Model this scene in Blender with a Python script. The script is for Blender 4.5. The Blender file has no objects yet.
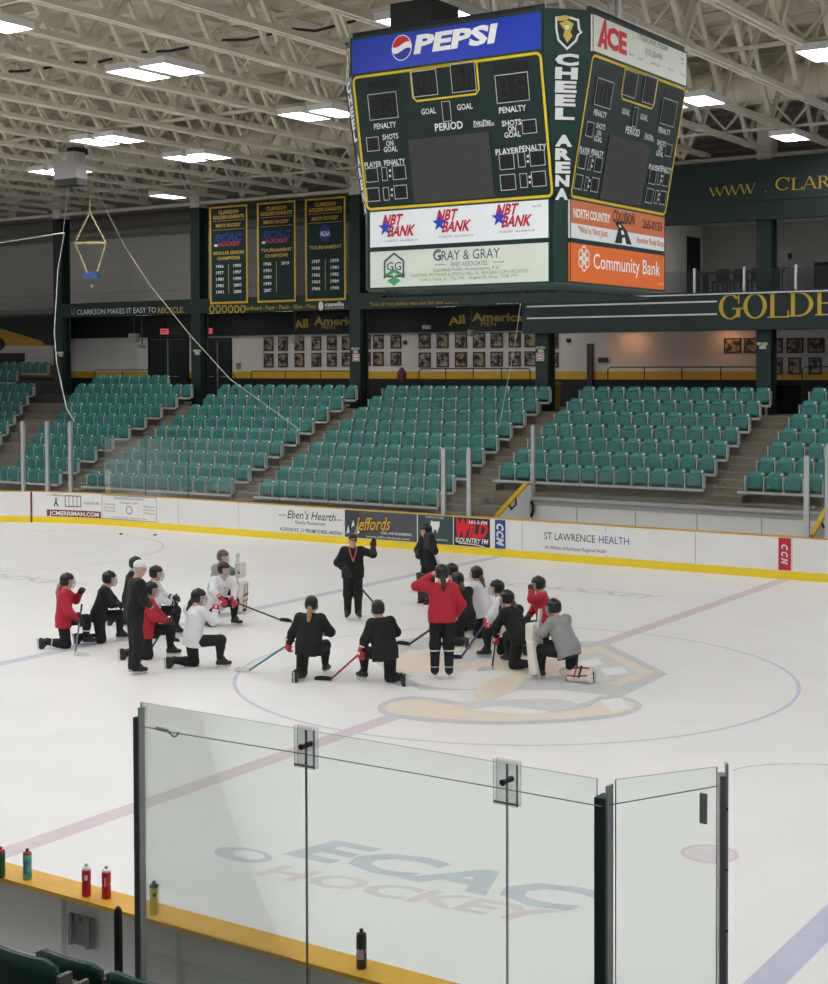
import bpy, math, random
import numpy as np
from mathutils import Vector, Matrix
random.seed(7)
R = math.radians
SC = bpy.context.scene
COL = SC.collection

# ---------------------------------------------------------------- camera (solved from the rink lines)
CAM_POS = np.array([12.221164, -21.261006, 5.126195])
YAW, PITCH, ROLL, FOC, CY = 0.587937, 0.027456, -0.003267, 1489.39134, 405.504543
W, H = 828.0, 984.0
cf = np.array([-math.sin(YAW)*math.cos(PITCH), math.cos(YAW)*math.cos(PITCH), -math.sin(PITCH)])
_r = np.array([math.cos(YAW), math.sin(YAW), 0.0]); _u = np.cross(_r, cf)
cr = _r*math.cos(ROLL)+_u*math.sin(ROLL); cu_ = -_r*math.sin(ROLL)+_u*math.cos(ROLL)
cam = bpy.data.cameras.new('camera'); camo = bpy.data.objects.new('camera', cam); COL.objects.link(camo)
m = Matrix.Identity(4)
for i in range(3):
    m[i][0], m[i][1], m[i][2], m[i][3] = cr[i], cu_[i], -cf[i], CAM_POS[i]
camo.matrix_world = m
cam.sensor_fit = 'HORIZONTAL'; cam.sensor_width = 36.0; cam.lens = FOC/W*36.0
cam.shift_y = -(H/2-CY)/W
cam.clip_start = 0.1; cam.clip_end = 300
SC.camera = camo

# ---------------------------------------------------------------- world, exposure
world = bpy.data.worlds.new('arena_air'); SC.world = world; world.use_nodes = True
bg = world.node_tree.nodes['Background']; bg.inputs[0].default_value = (0.92, 0.95, 1.0, 1); bg.inputs[1].default_value = 0.30
SC.view_settings.view_transform = 'Standard'; SC.view_settings.look = 'None'
SC.view_settings.exposure = 0.0; SC.view_settings.gamma = 1.0; SC.view_settings.use_curve_mapping = False
LAMP = 29.5                                   # radiance of the fluorescent lenses
SC.cycles.use_denoising = True
SC.cycles.max_bounces = 10; SC.cycles.diffuse_bounces = 5; SC.cycles.glossy_bounces = 4
SC.cycles.transparent_max_bounces = 24; SC.cycles.sample_clamp_indirect = 6.0
SC.cycles.caustics_reflective = False; SC.cycles.caustics_refractive = False

def ray(px, py): return cf + cr*((px-W/2)/FOC) - cu_*((py-CY)/FOC)
def at(px, py, ax, val):
    """the point of the real plane axis=val seen at this place of the photograph"""
    d = ray(px, py); t = (val-CAM_POS[ax])/d[ax]; return CAM_POS+t*d
def onpl(px, py, O, N):
    d = ray(px, py); N = np.array(N, float); t = ((np.array(O)-CAM_POS)@N)/(d@N); return CAM_POS+t*d
def proj(P):
    d = np.array(P, float)-CAM_POS; z = d@cf
    return W/2+FOC*(d@cr)/z, CY-FOC*(d@cu_)/z

# ---------------------------------------------------------------- materials
def lin(c):
    def f(x):
        x /= 255.0
        return x/12.92 if x <= 0.04045 else ((x+0.055)/1.055)**2.4
    return (f(c[0]), f(c[1]), f(c[2]), 1.0)
MATS = {}
def mat(name, rgb, rough=0.5, metal=0.0, var=0.05, scale=6.0, bump=0.0, bscale=40.0, emit=0.0, spec=0.5, alpha=1.0):
    if name in MATS: return MATS[name]
    mt = bpy.data.materials.new(name); mt.use_nodes = True
    nt = mt.node_tree; b = nt.nodes['Principled BSDF']; L = nt.links
    b.inputs['Roughness'].default_value = rough; b.inputs['Metallic'].default_value = metal
    b.inputs['Specular IOR Level'].default_value = spec
    c = lin(rgb); b.inputs['Base Color'].default_value = c
    if var > 0:
        tc = nt.nodes.new('ShaderNodeTexCoord'); nz = nt.nodes.new('ShaderNodeTexNoise')
        nz.inputs['Scale'].default_value = scale; nz.inputs['Detail'].default_value = 3
        L.new(tc.outputs['Object'], nz.inputs['Vector'])
        mr = nt.nodes.new('ShaderNodeMapRange'); mr.inputs[1].default_value = .3; mr.inputs[2].default_value = .7
        mr.inputs[3].default_value = 1-var; mr.inputs[4].default_value = 1+var
        L.new(nz.outputs['Fac'], mr.inputs[0])
        mx = nt.nodes.new('ShaderNodeVectorMath'); mx.operation = 'SCALE'
        mx.inputs[0].default_value = c[:3]; L.new(mr.outputs[0], mx.inputs['Scale'])
        L.new(mx.outputs[0], b.inputs['Base Color'])
    if bump > 0:
        tc = nt.nodes.new('ShaderNodeTexCoord'); n2 = nt.nodes.new('ShaderNodeTexNoise'); n2.inputs['Scale'].default_value = bscale
        L.new(tc.outputs['Object'], n2.inputs['Vector'])
        bp = nt.nodes.new('ShaderNodeBump'); bp.inputs['Strength'].default_value = bump; bp.inputs['Distance'].default_value = .01
        L.new(n2.outputs['Fac'], bp.inputs['Height']); L.new(bp.outputs[0], b.inputs['Normal'])
    if emit > 0:
        b.inputs['Emission Color'].default_value = c; b.inputs['Emission Strength'].default_value = emit
    MATS[name] = mt
    return mt
def glass_mat(name, tint, refl=0.06, rough=0.02):
    if name in MATS: return MATS[name]
    mt = bpy.data.materials.new(name); mt.use_nodes = True
    nt = mt.node_tree; L = nt.links; nt.nodes.clear()
    out = nt.nodes.new('ShaderNodeOutputMaterial'); tr = nt.nodes.new('ShaderNodeBsdfTransparent')
    tr.inputs[0].default_value = (*tint, 1)
    gl = nt.nodes.new('ShaderNodeBsdfGlossy'); gl.inputs['Roughness'].default_value = rough; gl.inputs[0].default_value = (1, 1, 1, 1)
    fr = nt.nodes.new('ShaderNodeFresnel'); fr.inputs[0].default_value = 1.45
    ml = nt.nodes.new('ShaderNodeMath'); ml.operation = 'MULTIPLY'; ml.inputs[1].default_value = refl/0.04*0.5
    ml.use_clamp = True
    L.new(fr.outputs[0], ml.inputs[0])
    mx = nt.nodes.new('ShaderNodeMixShader'); L.new(ml.outputs[0], mx.inputs[0]); L.new(tr.outputs[0], mx.inputs[1]); L.new(gl.outputs[0], mx.inputs[2])
    L.new(mx.outputs[0], out.inputs[0]); MATS[name] = mt
    return mt

# ---------------------------------------------------------------- mesh builder
class Frame:
    """a flat panel's own axes: origin, right, up; the normal looks out of the panel"""
    def __init__(s, O, U, V):
        s.O = np.array(O, float); s.U = np.array(U, float); s.U /= np.linalg.norm(s.U)
        V = np.array(V, float); V = V-s.U*(V@s.U); s.V = V/np.linalg.norm(V); s.N = np.cross(s.U, s.V)
    def pt(s, u, v, n=0.0): return s.O+s.U*u+s.V*v+s.N*n
    def px(s, x, y):
        P = onpl(x, y, s.O, s.N)-s.O; return P@s.U, P@s.V
_TXT = {}
def text_geo(t, bold=0.0):
    k = (t, bold)
    if k in _TXT: return _TXT[k]
    c = bpy.data.curves.new('lettering', 'FONT'); c.body = t; c.resolution_u = 2; c.offset = bold; c.fill_mode = 'FRONT'
    o = bpy.data.objects.new('lettering', c)
    me = bpy.data.meshes.new_from_object(o)
    v = np.array([p.co[:] for p in me.vertices]).reshape(-1, 3)[:, :2]; f = [tuple(p.vertices) for p in me.polygons]
    bpy.data.objects.remove(o); bpy.data.curves.remove(c); bpy.data.meshes.remove(me)
    _TXT[k] = (v, f)
    return _TXT[k]
class MB:
    def __init__(s): s.v = []; s.f = []; s.m = []; s.n = 0
    def add(s, vs, fs, mi=0):
        b = s.n; vs = [tuple(map(float, p)) for p in vs]; s.v += vs; s.n += len(vs)
        for f in fs: s.f.append(tuple(i+b for i in f)); s.m.append(mi)
        return s
    def box(s, x0, x1, y0, y1, z0, z1, mi=0):
        if x0 > x1: x0, x1 = x1, x0
        if y0 > y1: y0, y1 = y1, y0
        if z0 > z1: z0, z1 = z1, z0
        vs = [(x0, y0, z0), (x1, y0, z0), (x1, y1, z0), (x0, y1, z0), (x0, y0, z1), (x1, y0, z1), (x1, y1, z1), (x0, y1, z1)]
        return s.add(vs, [(0, 3, 2, 1), (4, 5, 6, 7), (0, 1, 5, 4), (1, 2, 6, 5), (2, 3, 7, 6), (3, 0, 4, 7)], mi)
    def bar(s, p, q, w, d=None, up=(0, 0, 1), mi=0):
        """square bar from p to q: w across, d along 'up'"""
        d = d or w; p = np.array(p, float); q = np.array(q, float); t = q-p; t /= np.linalg.norm(t)
        up = np.array(up, float)
        if abs(t@up) > .99: up = np.array([0, 1.0, 0]) if abs(t[1]) < .9 else np.array([1.0, 0, 0])
        a = np.cross(t, up); a /= np.linalg.norm(a); b = np.cross(a, t)
        a *= w/2; b *= d/2
        vs = [p-a-b, p+a-b, p+a+b, p-a+b, q-a-b, q+a-b, q+a+b, q-a+b]
        return s.add(vs, [(0, 3, 2, 1), (4, 5, 6, 7), (0, 1, 5, 4), (1, 2, 6, 5), (2, 3, 7, 6), (3, 0, 4, 7)], mi)
    def tube(s, pts, r, n=6, mi=0, closed=False):
        pts = [np.array(p, float) for p in pts]; N = len(pts); rr = r if hasattr(r, '__len__') else [r]*N
        vs = []; ref = None
        for i in range(N):
            a = pts[(i-1) % N] if (closed or i > 0) else pts[i]; b = pts[(i+1) % N] if (closed or i < N-1) else pts[i]
            t = b-a; t /= (np.linalg.norm(t)+1e-12)
            if ref is None:
                ref = np.array([0, 0, 1.0]) if abs(t[2]) < .9 else np.array([1.0, 0, 0])
            x = np.cross(t, ref); x /= (np.linalg.norm(x)+1e-12); y = np.cross(x, t); ref = y
            for k in range(n):
                an = 2*math.pi*k/n; vs.append(pts[i]+(x*math.cos(an)+y*math.sin(an))*rr[i])
        fs = []
        for i in range(N if closed else N-1):
            for k in range(n):
                a = i*n+k; b = i*n+(k+1) % n; c = ((i+1) % N)*n+(k+1) % n; d = ((i+1) % N)*n+k
                fs.append((a, d, c, b))
        if not closed: fs += [tuple(range(n)), tuple(reversed(range((N-1)*n, N*n)))]
        return s.add(vs, fs, mi)
    def lathe(s, prof, o=(0, 0, 0), n=20, mi=0):
        """prof: (radius, z) from bottom to top, turned about a vertical axis through o"""
        vs = []
        for r, z in prof:
            for k in range(n):
                a = 2*math.pi*k/n; vs.append((o[0]+r*math.cos(a), o[1]+r*math.sin(a), o[2]+z))
        fs = []
        for i in range(len(prof)-1):
            for k in range(n): fs.append((i*n+k, i*n+(k+1) % n, (i+1)*n+(k+1) % n, (i+1)*n+k))
        fs += [tuple(reversed(range(n))), tuple(range((len(prof)-1)*n, len(prof)*n))]
        return s.add(vs, fs, mi)
    def prism(s, poly, F, t, n0=0.0, mi=0):
        """closed outline (u,v) of frame F given thickness t behind n0"""
        k = len(poly); vs = [F.pt(u, v, n0) for u, v in poly]+[F.pt(u, v, n0-t) for u, v in poly]
        area = sum(poly[i][0]*poly[(i+1) % k][1]-poly[(i+1) % k][0]*poly[i][1] for i in range(k))
        fr = tuple(range(k)); bk = tuple(reversed(range(k, 2*k)))
        if area < 0: fr = fr[::-1]; bk = bk[::-1]
        fs = [fr, bk]
        for i in range(k):
            j = (i+1) % k
            fs.append((i, i+k, j+k, j) if area > 0 else (j, j+k, i+k, i))
        return s.add(vs, fs, mi)
    def poly(s, pts, F, n=0.004, mi=0):
        k = len(pts); area = sum(pts[i][0]*pts[(i+1) % k][1]-pts[(i+1) % k][0]*pts[i][1] for i in range(k))
        idx = tuple(range(k)) if area > 0 else tuple(reversed(range(k)))
        return s.add([F.pt(u, v, n) for u, v in pts], [idx], mi)
    def rect(s, F, u0, u1, v0, v1, n=0.004, mi=0, seg=1):
        for i in range(seg):
            a = u0+(u1-u0)*i/seg; b = u0+(u1-u0)*(i+1)/seg
            s.poly([(a, v0), (b, v0), (b, v1), (a, v1)], F, n, mi)
        return s
    def band(s, pts, w, F, n=0.004, mi=0, closed=True):
        """flat line of width w along (u,v) points"""
        P = [np.array(p, float) for p in pts]; N = len(P); L = []
        for i in range(N):
            a = P[(i-1) % N] if (closed or i > 0) else P[i]; b = P[(i+1) % N] if (closed or i < N-1) else P[i]
            t = (b-a); t /= (np.linalg.norm(t)+1e-12); nn = np.array([-t[1], t[0]])*w/2
            L.append((P[i]+nn, P[i]-nn))
        for i in range(N if closed else N-1):
            j = (i+1) % N
            s.poly([L[i][1], L[j][1], L[j][0], L[i][0]], F, n, mi)
        return s
    def frame_lines(s, F, u0, u1, v0, v1, w, n=0.004, mi=0):
        s.rect(F, u0, u1, v0, v0+w, n, mi); s.rect(F, u0, u1, v1-w, v1, n, mi)
        s.rect(F, u0, u0+w, v0+w, v1-w, n, mi); return s.rect(F, u1-w, u1, v0+w, v1-w, n, mi)
    def text(s, t, F, cu, cv, h, w=None, shear=0.0, bold=0.0, n=0.006, mi=0, rot=0.0, align='c'):
        """cap height h; w = total width (None keeps the font's own)"""
        v, f = text_geo(t, bold)
        if len(v) == 0: return s
        lo = v.min(0); hi = v.max(0); cap = 0.70
        sc = h/cap; k = sc if w is None else w/(hi[0]-lo[0])
        u = (v[:, 0]-lo[0])*k; wid = (hi[0]-lo[0])*k
        u -= {'c': wid/2, 'l': 0, 'r': wid}[align]
        vv = v[:, 1]*sc-h/2; u = u+shear*vv
        c, sn = math.cos(rot), math.sin(rot)
        return s.add([F.pt(cu+a*c-b*sn, cv+a*sn+b*c, n) for a, b in zip(u, vv)], f, mi)
    def build(s, name, mats, parent=None, smooth=False, loc=None, bevel=0.0):
        me = bpy.data.meshes.new(name)
        v = np.array(s.v, float).reshape(-1, 3)
        if loc is None and parent is None and len(v):
            lo = v.min(0); hi = v.max(0); loc = ((lo[0]+hi[0])/2, (lo[1]+hi[1])/2, lo[2])
        root = parent
        while root is not None and root.parent is not None: root = root.parent
        off = np.array(loc if loc is not None else (root.get('_o', (0, 0, 0)) if root else (0, 0, 0)), float)
        me.from_pydata((v-off).tolist(), [], s.f)
        for mt in (mats if isinstance(mats, (list, tuple)) else [mats]): me.materials.append(mt)
        me.polygons.foreach_set('material_index', s.m)
        if smooth: me.polygons.foreach_set('use_smooth', [True]*len(s.f))
        me.update()
        o = bpy.data.objects.new(name, me); COL.objects.link(o)
        if parent is not None: o.parent = parent
        else: o.location = off; o['_o'] = tuple(map(float, off))
        if bevel > 0:
            bm = o.modifiers.new('bevel', 'BEVEL'); bm.width = bevel; bm.segments = 2; bm.limit_method = 'ANGLE'
        return o
def tag(o, label, cat, group=None, kind=None):
    o['label'] = label; o['category'] = cat
    if group: o['group'] = group
    if kind: o['kind'] = kind
    return o
def thing(name, label, cat, loc=(0, 0, 0), rz=0.0, group=None, world_parts=True):
    """an Empty at the thing's base; with world_parts its children are written in world coordinates"""
    o = bpy.data.objects.new(name, None); COL.objects.link(o); o.empty_display_size = .2
    o.location = loc; o.rotation_euler = (0, 0, rz)
    o['_o'] = tuple(map(float, loc)) if world_parts else (0.0, 0.0, 0.0)
    return tag(o, label, cat, group)
def sub(o, parent):
    """world-written sub-part below a part"""
    o.parent = parent; return o
def struct(name, mb, mats, smooth=False, loc=(0, 0, 0), bevel=0):
    o = mb.build(name, mats, None, smooth, loc, bevel); o['kind'] = 'structure'; return o
def copy_tree(o, parent=None):
    c = o.copy(); COL.objects.link(c)
    if parent is not None: c.parent = parent
    for ch in o.children: copy_tree(ch, c)
    return c
UP = (0, 0, 1)
def far(y, x=0, z=0): return Frame((x, y, z), (1, 0, 0), UP)        # a wall facing the camera side
ICEF = Frame((0, 0, 0), (1, 0, 0), (0, 1, 0))
def clean():
    for o in bpy.data.objects:
        if '_o' in o: del o['_o']
# ================================================================ materials of the building
M_ICE = mat('ice', (230, 227, 223), .42, var=.022, scale=.9, bump=.02, bscale=9)
M_CEIL = mat('cream_steel', (222, 215, 198), .55, var=.05, scale=2)
M_DECK = mat('roof_deck', (214, 208, 194), .7, var=.06, scale=.6)
M_WHITEW = mat('block_wall', (226, 223, 218), .8, var=.03, scale=1.5, bump=.2, bscale=5)
M_GREYW = mat('metal_siding', (178, 175, 168), .7, var=.05, scale=1)
M_GREEN = mat('green_steel', (14, 42, 37), .5, var=.08, scale=2)
M_GREEND = mat('dark_green_wall', (10, 22, 21), .6, var=.08, scale=2)
M_YEL = mat('yellow_paint', (216, 170, 38), .5, var=.06, scale=3)
M_CONC = mat('concrete', (128, 118, 102), .85, var=.14, scale=1.6, bump=.3)
M_CONCD = mat('concrete_dark', (70, 66, 60), .85, var=.14, scale=1.6, bump=.3)
M_BOARD = mat('board_white', (232, 231, 228), .35, var=.02, scale=2)
M_KICK = mat('kickplate_yellow', (238, 210, 40), .4, var=.04, scale=2)
M_CAP = mat('cap_yellow', (218, 166, 44), .45, var=.07, scale=4)
M_ALU = mat('aluminium', (184, 186, 186), .4, .35, var=.05)
M_STEELG = mat('grey_steel', (138, 139, 138), .5, .15, var=.05)
M_BLACK = mat('black_rubber', (18, 18, 18), .6, var=.1)
M_DARK = mat('black_paint', (12, 14, 14), .45, var=.1)
M_WHITE = mat('white_paint', (236, 236, 232), .45, var=.02)
M_LTGREY = mat('light_grey_plastic', (196, 200, 196), .5, var=.03)
# painted ice: faded tints seen through the frozen surface
M_REDL = mat('ice_red', (210, 194, 197), .42, var=.05, scale=5)
M_BLUEL = mat('ice_blue', (190, 189, 206), .42, var=.05, scale=5)
M_BLUEF = mat('ice_blue_line', (196, 196, 206), .42, var=.05, scale=5)
M_CIRC = mat('ice_circle', (196, 196, 212), .42, var=.04, scale=5)
M_GREYI = mat('ice_grey_paint', (200, 200, 197), .42, var=.06, scale=3)
M_GOLDI = mat('ice_gold_paint', (229, 215, 196), .42, var=.04, scale=3)
M_DARKI = mat('ice_dark_paint', (193, 198, 202), .42, var=.06, scale=4)
M_PINKI = mat('ice_pink_paint', (217, 206, 208), .42, var=.05, scale=4)
M_WHTI = mat('ice_white_paint', (234, 231, 226), .42, var=.01)

BY = 12.95; CX0 = -22.0; CRAD = 8.5; CYC = BY-CRAD      # far boards, corner centre
# ================================================================ ice
mb = MB()
def arc_pts(a0, a1, n, r, cx=0, cy=0): return [(cx+r*math.cos(a0+(a1-a0)*i/n), cy+r*math.sin(a0+(a1-a0)*i/n)) for i in range(n+1)]
out = [(14, -BY), (14, BY)] + [(CX0-CRAD*math.sin(a), CYC+CRAD*math.cos(a)) for a in np.linspace(0, math.pi/2, 18)] + \
      [(CX0-CRAD*math.cos(a), -CYC-CRAD*math.sin(a)) for a in np.linspace(0, math.pi/2, 18)]
out = out[::-1]
mb.poly(out, ICEF, 0.0)
for (a, b) in zip(out, out[1:]+out[:1]):
    mb.add([(a[0], a[1], 0), (b[0], b[1], 0), (b[0], b[1], -.05), (a[0], a[1], -.05)], [(0, 3, 2, 1)])
ice = struct('floor', mb, M_ICE)
def marking(name, fn, mats):
    b = MB(); fn(b); o = b.build(name, mats, ice); return o
XB = 7.865
marking('center_line', lambda b: (b.rect(ICEF, -.15, .15, -BY, -2.95, .0015), b.rect(ICEF, -.15, .15, 1.7, BY, .0015)), M_REDL)
marking('blue_line', lambda b: b.rect(ICEF, -XB-.15, -XB+.15, -BY, BY, .002), M_BLUEF)
marking('blue_line', lambda b: b.rect(ICEF, XB-.15, XB+.15, -BY, BY, .002), M_BLUEL)
marking('faceoff_circle', lambda b: b.band(arc_pts(0, 2*math.pi, 96, 4.572)[:-1], .06, ICEF, .003), M_CIRC)
def spot(cx, cy):
    def fn(b):
        b.poly(arc_pts(0, 2*math.pi, 32, .305, cx, cy)[:-1], ICEF, .002, 1)
        b.band(arc_pts(0, 2*math.pi, 32, .28, cx, cy)[:-1], .05, ICEF, .003, 0)
    return fn
for sx in (-1, 1):
    for sy in (-1, 1): marking('faceoff_spot', spot(sx*(XB-1.648), sy*6.706), [M_REDL, M_PINKI])
marking('faceoff_circle', lambda b: b.band(arc_pts(0, 2*math.pi, 72, 4.572, -20.4, 6.706)[:-1], .06, ICEF, .003), M_REDL)
marking('faceoff_circle', lambda b: b.band(arc_pts(0, 2*math.pi, 72, 4.572, -20.4, -6.706)[:-1], .06, ICEF, .003), M_REDL)
marking('goal_line', lambda b: b.rect(ICEF, -25.8, -25.75, -10.5, 12.1, .002), M_REDL)
# official's crease in front of the near gate
# ice letters: ECAC / HOCKEY by the near boards, mirrored across the rink
def g(px, py): P = at(px, py, 2, 0.0); return np.array([P[0], P[1]])
def ice_text(b, t, q0, q1, h, mi, shear=.35, bold=.03, cond=None):
    """one line of letters on the ice whose mid line runs from q0 to q1 (image points)"""
    A, B = g(*q0), g(*q1); d = B-A; L = np.linalg.norm(d); d /= L
    F = Frame((A[0], A[1], 0), (d[0], d[1], 0), (-d[1], d[0], 0))
    b.text(t, F, L/2, 0, h, L, shear=shear, bold=bold, n=.003, mi=mi)
def ecac(b):
    ice_text(b, 'ECAC', (310, 847), (590, 903), .62, 0, bold=.038)
    ice_text(b, 'HOCKEY', (268, 870), (548, 918), .36, 1, bold=.035)
    c = g(243, 855)
    b.poly([(c[0]+.36*math.cos(a), c[1]+.2*math.sin(a)) for a in np.linspace(0, 2*math.pi, 28)[:-1]], ICEF, .002, 0)
    b.poly([(c[0]+.05+.2*math.cos(a), c[1]+.03+.11*math.sin(a)) for a in np.linspace(0, 2*math.pi, 28)[:-1]], ICEF, .003, 2)
marking('league_lettering', ecac, [M_DARKI, M_PINKI, M_WHTI])
# faded lettering in front of the penalty boxes
def far_logo(b):
    P = at(555, 588, 2, 0)
    b.text('ECAC HOCKEY', Frame((P[0], P[1], 0), (1, 0, 0), (0, 1, 0)), 0, 0, .55, 5.2, .3, .03, .002)
marking('faded_lettering', far_logo, M_GREYI)
def side_logo(b):
    P = at(20, 578, 2, 0)
    b.text('HOCKEY', Frame((P[0], P[1], 0), (1, 0, 0), (0, 1, 0)), 0, 0, .5, 4.0, .3, .03, .002)
marking('faded_lettering', side_logo, M_GREYI)
# centre-ice crest, painted gold and grey (generic shield and swoosh)
def crest(b):
    def P(l, sm=0):
        p = [np.array(g(*q)) for q in l]
        for _ in range(sm): p = [q for i in range(len(p)) for q in (p[i]*.75+p[(i+1) % len(p)]*.25, p[i]*.25+p[(i+1) % len(p)]*.75)]
        return [tuple(q) for q in p]
    b.poly(P([(372, 661), (395, 640), (440, 636), (520, 640), (604, 642), (668, 674), (622, 697), (560, 690), (470, 690), (420, 690)]), ICEF, .002, 0)
    b.poly(P([(380, 662), (410, 650), (470, 646), (520, 650), (560, 650), (600, 646), (655, 673), (620, 686), (560, 676), (480, 682), (430, 684)]), ICEF, .003, 1)
    b.poly(P([(374, 708), (388, 699), (420, 695), (480, 706), (540, 709), (590, 702), (600, 695), (630, 697), (646, 706), (630, 716), (580, 722), (500, 726), (420, 722), (385, 716)], 2), ICEF, .002, 0)
    b.poly(P([(382, 708), (394, 701), (425, 699), (470, 709), (530, 714), (585, 710), (602, 699), (628, 700), (637, 706), (624, 713), (570, 719), (500, 722), (430, 718), (392, 714)], 2), ICEF, .003, 1)
    b.poly(P([(448, 706), (480, 710), (540, 713), (585, 706), (560, 698), (500, 700), (458, 702)], 2), ICEF, .004, 2)
    b.poly(P([(470, 710), (530, 715), (550, 712), (500, 706)]), ICEF, .005, 3)
    b.poly(P([(600, 700), (622, 698), (628, 708), (612, 712)]), ICEF, .005, 3)
    b.poly(P([(560, 660), (600, 652), (640, 673), (608, 683), (572, 672)]), ICEF, .004, 2)
    b.poly(P([(575, 663), (597, 658), (604, 664), (585, 668)]), ICEF, .005, 3)
    b.poly(P([(600, 669), (622, 667), (628, 673), (606, 676)]), ICEF, .005, 3)
    b.poly(P([(400, 676), (470, 668), (540, 676), (480, 690), (430, 688)], 1), ICEF, .004, 3)
    b.poly(P([(420, 652), (470, 650), (500, 660), (440, 664)], 1), ICEF, .004, 2)
    b.poly(P([(470, 690), (500, 676), (530, 668), (520, 690), (480, 704)], 2), ICEF, .005, 1)
marking('center_crest', crest, [M_GREYI, M_GOLDI, mat('ice_grey_mid', (210, 209, 206), .42, var=.05), M_WHTI])

# ================================================================ seating terrace across the rink
def rowY(k): return 21.5-.84*k          # backrests of row k
def rowZ(k): return 3.58-.357*k         # floor of row k
XL, XR = -46.0, 6.0
mb = MB()
for k in range(9):
    for xa, xb in (((XL, XR),) if k < 7 else ((XL, -8.12), (.64, XR))): mb.box(xa, xb, rowY(k)-.69, rowY(k)+.15, -.05, rowZ(k), 0)
mb.box(XL, XR, 21.65, 26.6, 3.2, 3.58, 0)
mb.box(XL, -8.12, 13.3, rowY(8)-.69, -.05, .38, 0); mb.box(.64, XR, 13.3, rowY(8)-.69, -.05, .38, 0)
for X in (-2.85, -10.38, -18.12, -25.85):      # aisle half steps
    for k in range(1, 7 if X > -5 else 9):
        y0 = rowY(k)+.15
        mb.box(X-.5, X+.5, y0-.42, y0+.001, rowZ(k), rowZ(k)+.178, 0)
        mb.box(X-.5, X+.5, y0-.44, y0-.40, rowZ(k)+.16, rowZ(k)+.182, 1)
        mb.box(X-.5, X+.5, rowY(k-1)-.71, rowY(k-1)-.67, rowZ(k-1)-.02, rowZ(k-1)+.004, 1)
struct('floor_terrace', mb, [M_CONC, mat('step_nosing', (150, 138, 116), .8, var=.1)])
# ground below and behind the near boards
mb = MB(); mb.box(-2, 14, -15.2, -13.22, -.06, .0, 0); mb.box(-2, 14, -19, -15.2, -.06, 1.08, 0); mb.box(-2, 14, -22.5, -16.1, 1.0, 1.43, 0)
struct('floor_bench', mb, M_CONCD)

# ================================================================ walls
mb = MB()
mb.box(-50, 8, 26.5, 26.8, 4.86, 10.75, 0)                        # white block
mb.box(-50, 8, 26.5, 26.8, 4.58, 4.86, 1)                         # yellow stripe
mb.box(-50, 8, 26.5, 26.8, 3.2, 4.58, 2)                          # dark dado
for z in (8.35,):
    mb.box(-50, 8, 26.47, 26.5, z, z+.02, 3)                      # course line
struct('wall_back', mb, [M_WHITEW, M_YEL, M_GREEND, M_GREYW])
mb = MB()
y = 26.8; n = 0
while n < 17:                                                    # ribbed metal siding above
    z0 = 10.7+n*.25
    mb.add([(-50, 26.7, z0), (8, 26.7, z0), (-50, 26.62, z0+.06), (8, 26.62, z0+.06), (-50, 26.62, z0+.14), (8, 26.62, z0+.14), (-50, 26.7, z0+.25), (8, 26.7, z0+.25)], [(0, 1, 3, 2), (2, 3, 5, 4), (4, 5, 7, 6)]); n += 1
struct('wall_upper', mb, M_GREYW)
mb = MB(); mb.box(-50.3, -50, -28, 27, 0, 15, 0); struct('wall_left', mb, M_WHITEW)

# ================================================================ roof deck (ribbed steel) and trusses
mb = MB()
DZ = 14.35
prof = []
yy = -14.0
while yy < 27.5:
    prof += [(yy, DZ), (yy+.14, DZ), (yy+.18, DZ+.07), (yy+.30, DZ+.07)]; yy += .34
v = []; f = []
for (a, z) in prof: v += [(-51, a, z), (14, a, z)]
for i in range(len(prof)-1): f.append((2*i, 2*i+2, 2*i+3, 2*i+1))
mb.add(v, f); mb.box(-51, 14, -14, 27.5, DZ+.2, DZ+.3)
struct('ceiling', mb, M_DECK)
def truss_mb():
    b = MB(); y0, y1, z0, z1 = -12.0, 22.0, 11.45, 13.95
    for s in (-.07, .07):
        b.box(s-.045, s+.045, y0, y1, z0, z0+.11); b.box(s-.045, s+.045, y0, 26.5, z1, z1+.11)
    pan = 3.4; n = int((y1-y0)/pan); ya = y1-n*pan
    for i in range(n):
        a = ya+i*pan; c = a+pan/2
        b.bar((0, a, z1), (0, c, z0+.1), .10, .10, (1, 0, 0)); b.bar((0, c, z0+.1), (0, a+pan, z1), .10, .10, (1, 0, 0))
        b.box(-.13, .13, c-.22, c+.22, z0-.01, z0+.14)
    return b
TS = 1.95; first = None
for i in range(24):
    X = 4.0-TS*i
    if first is None:
        first = truss_mb().build('ceiling_truss', M_CEIL, None, loc=(0, 0, 0)); first['kind'] = 'structure'; o = first
    else:
        o = first.copy(); COL.objects.link(o)
    o.location = (X, 0, 0)
# cross bridging between the trusses, along the rink
def bridge_mb():
    b = MB(); b.bar((-44, 0, 11.62), (6, 0, 11.62), .07); b.bar((-44, 0, 13.9), (6, 0, 13.9), .09)
    for i in range(24):
        x = 4.0-TS*i
        if i < 23: b.bar((x, 0, 13.85), (x-TS, 0, 11.68), .055); b.bar((x-TS, 0, 13.85), (x, 0, 11.68), .055)
    return b
bo = None
for yb in (-3.0, 8.2, 18.6):
    if bo is None: bo = bridge_mb().build('ceiling_bridging', M_CEIL, None, loc=(0, 0, 0)); bo['kind'] = 'structure'; o = bo
    else: o = bo.copy(); COL.objects.link(o)
    o.location = (0, yb, 0)
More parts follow.
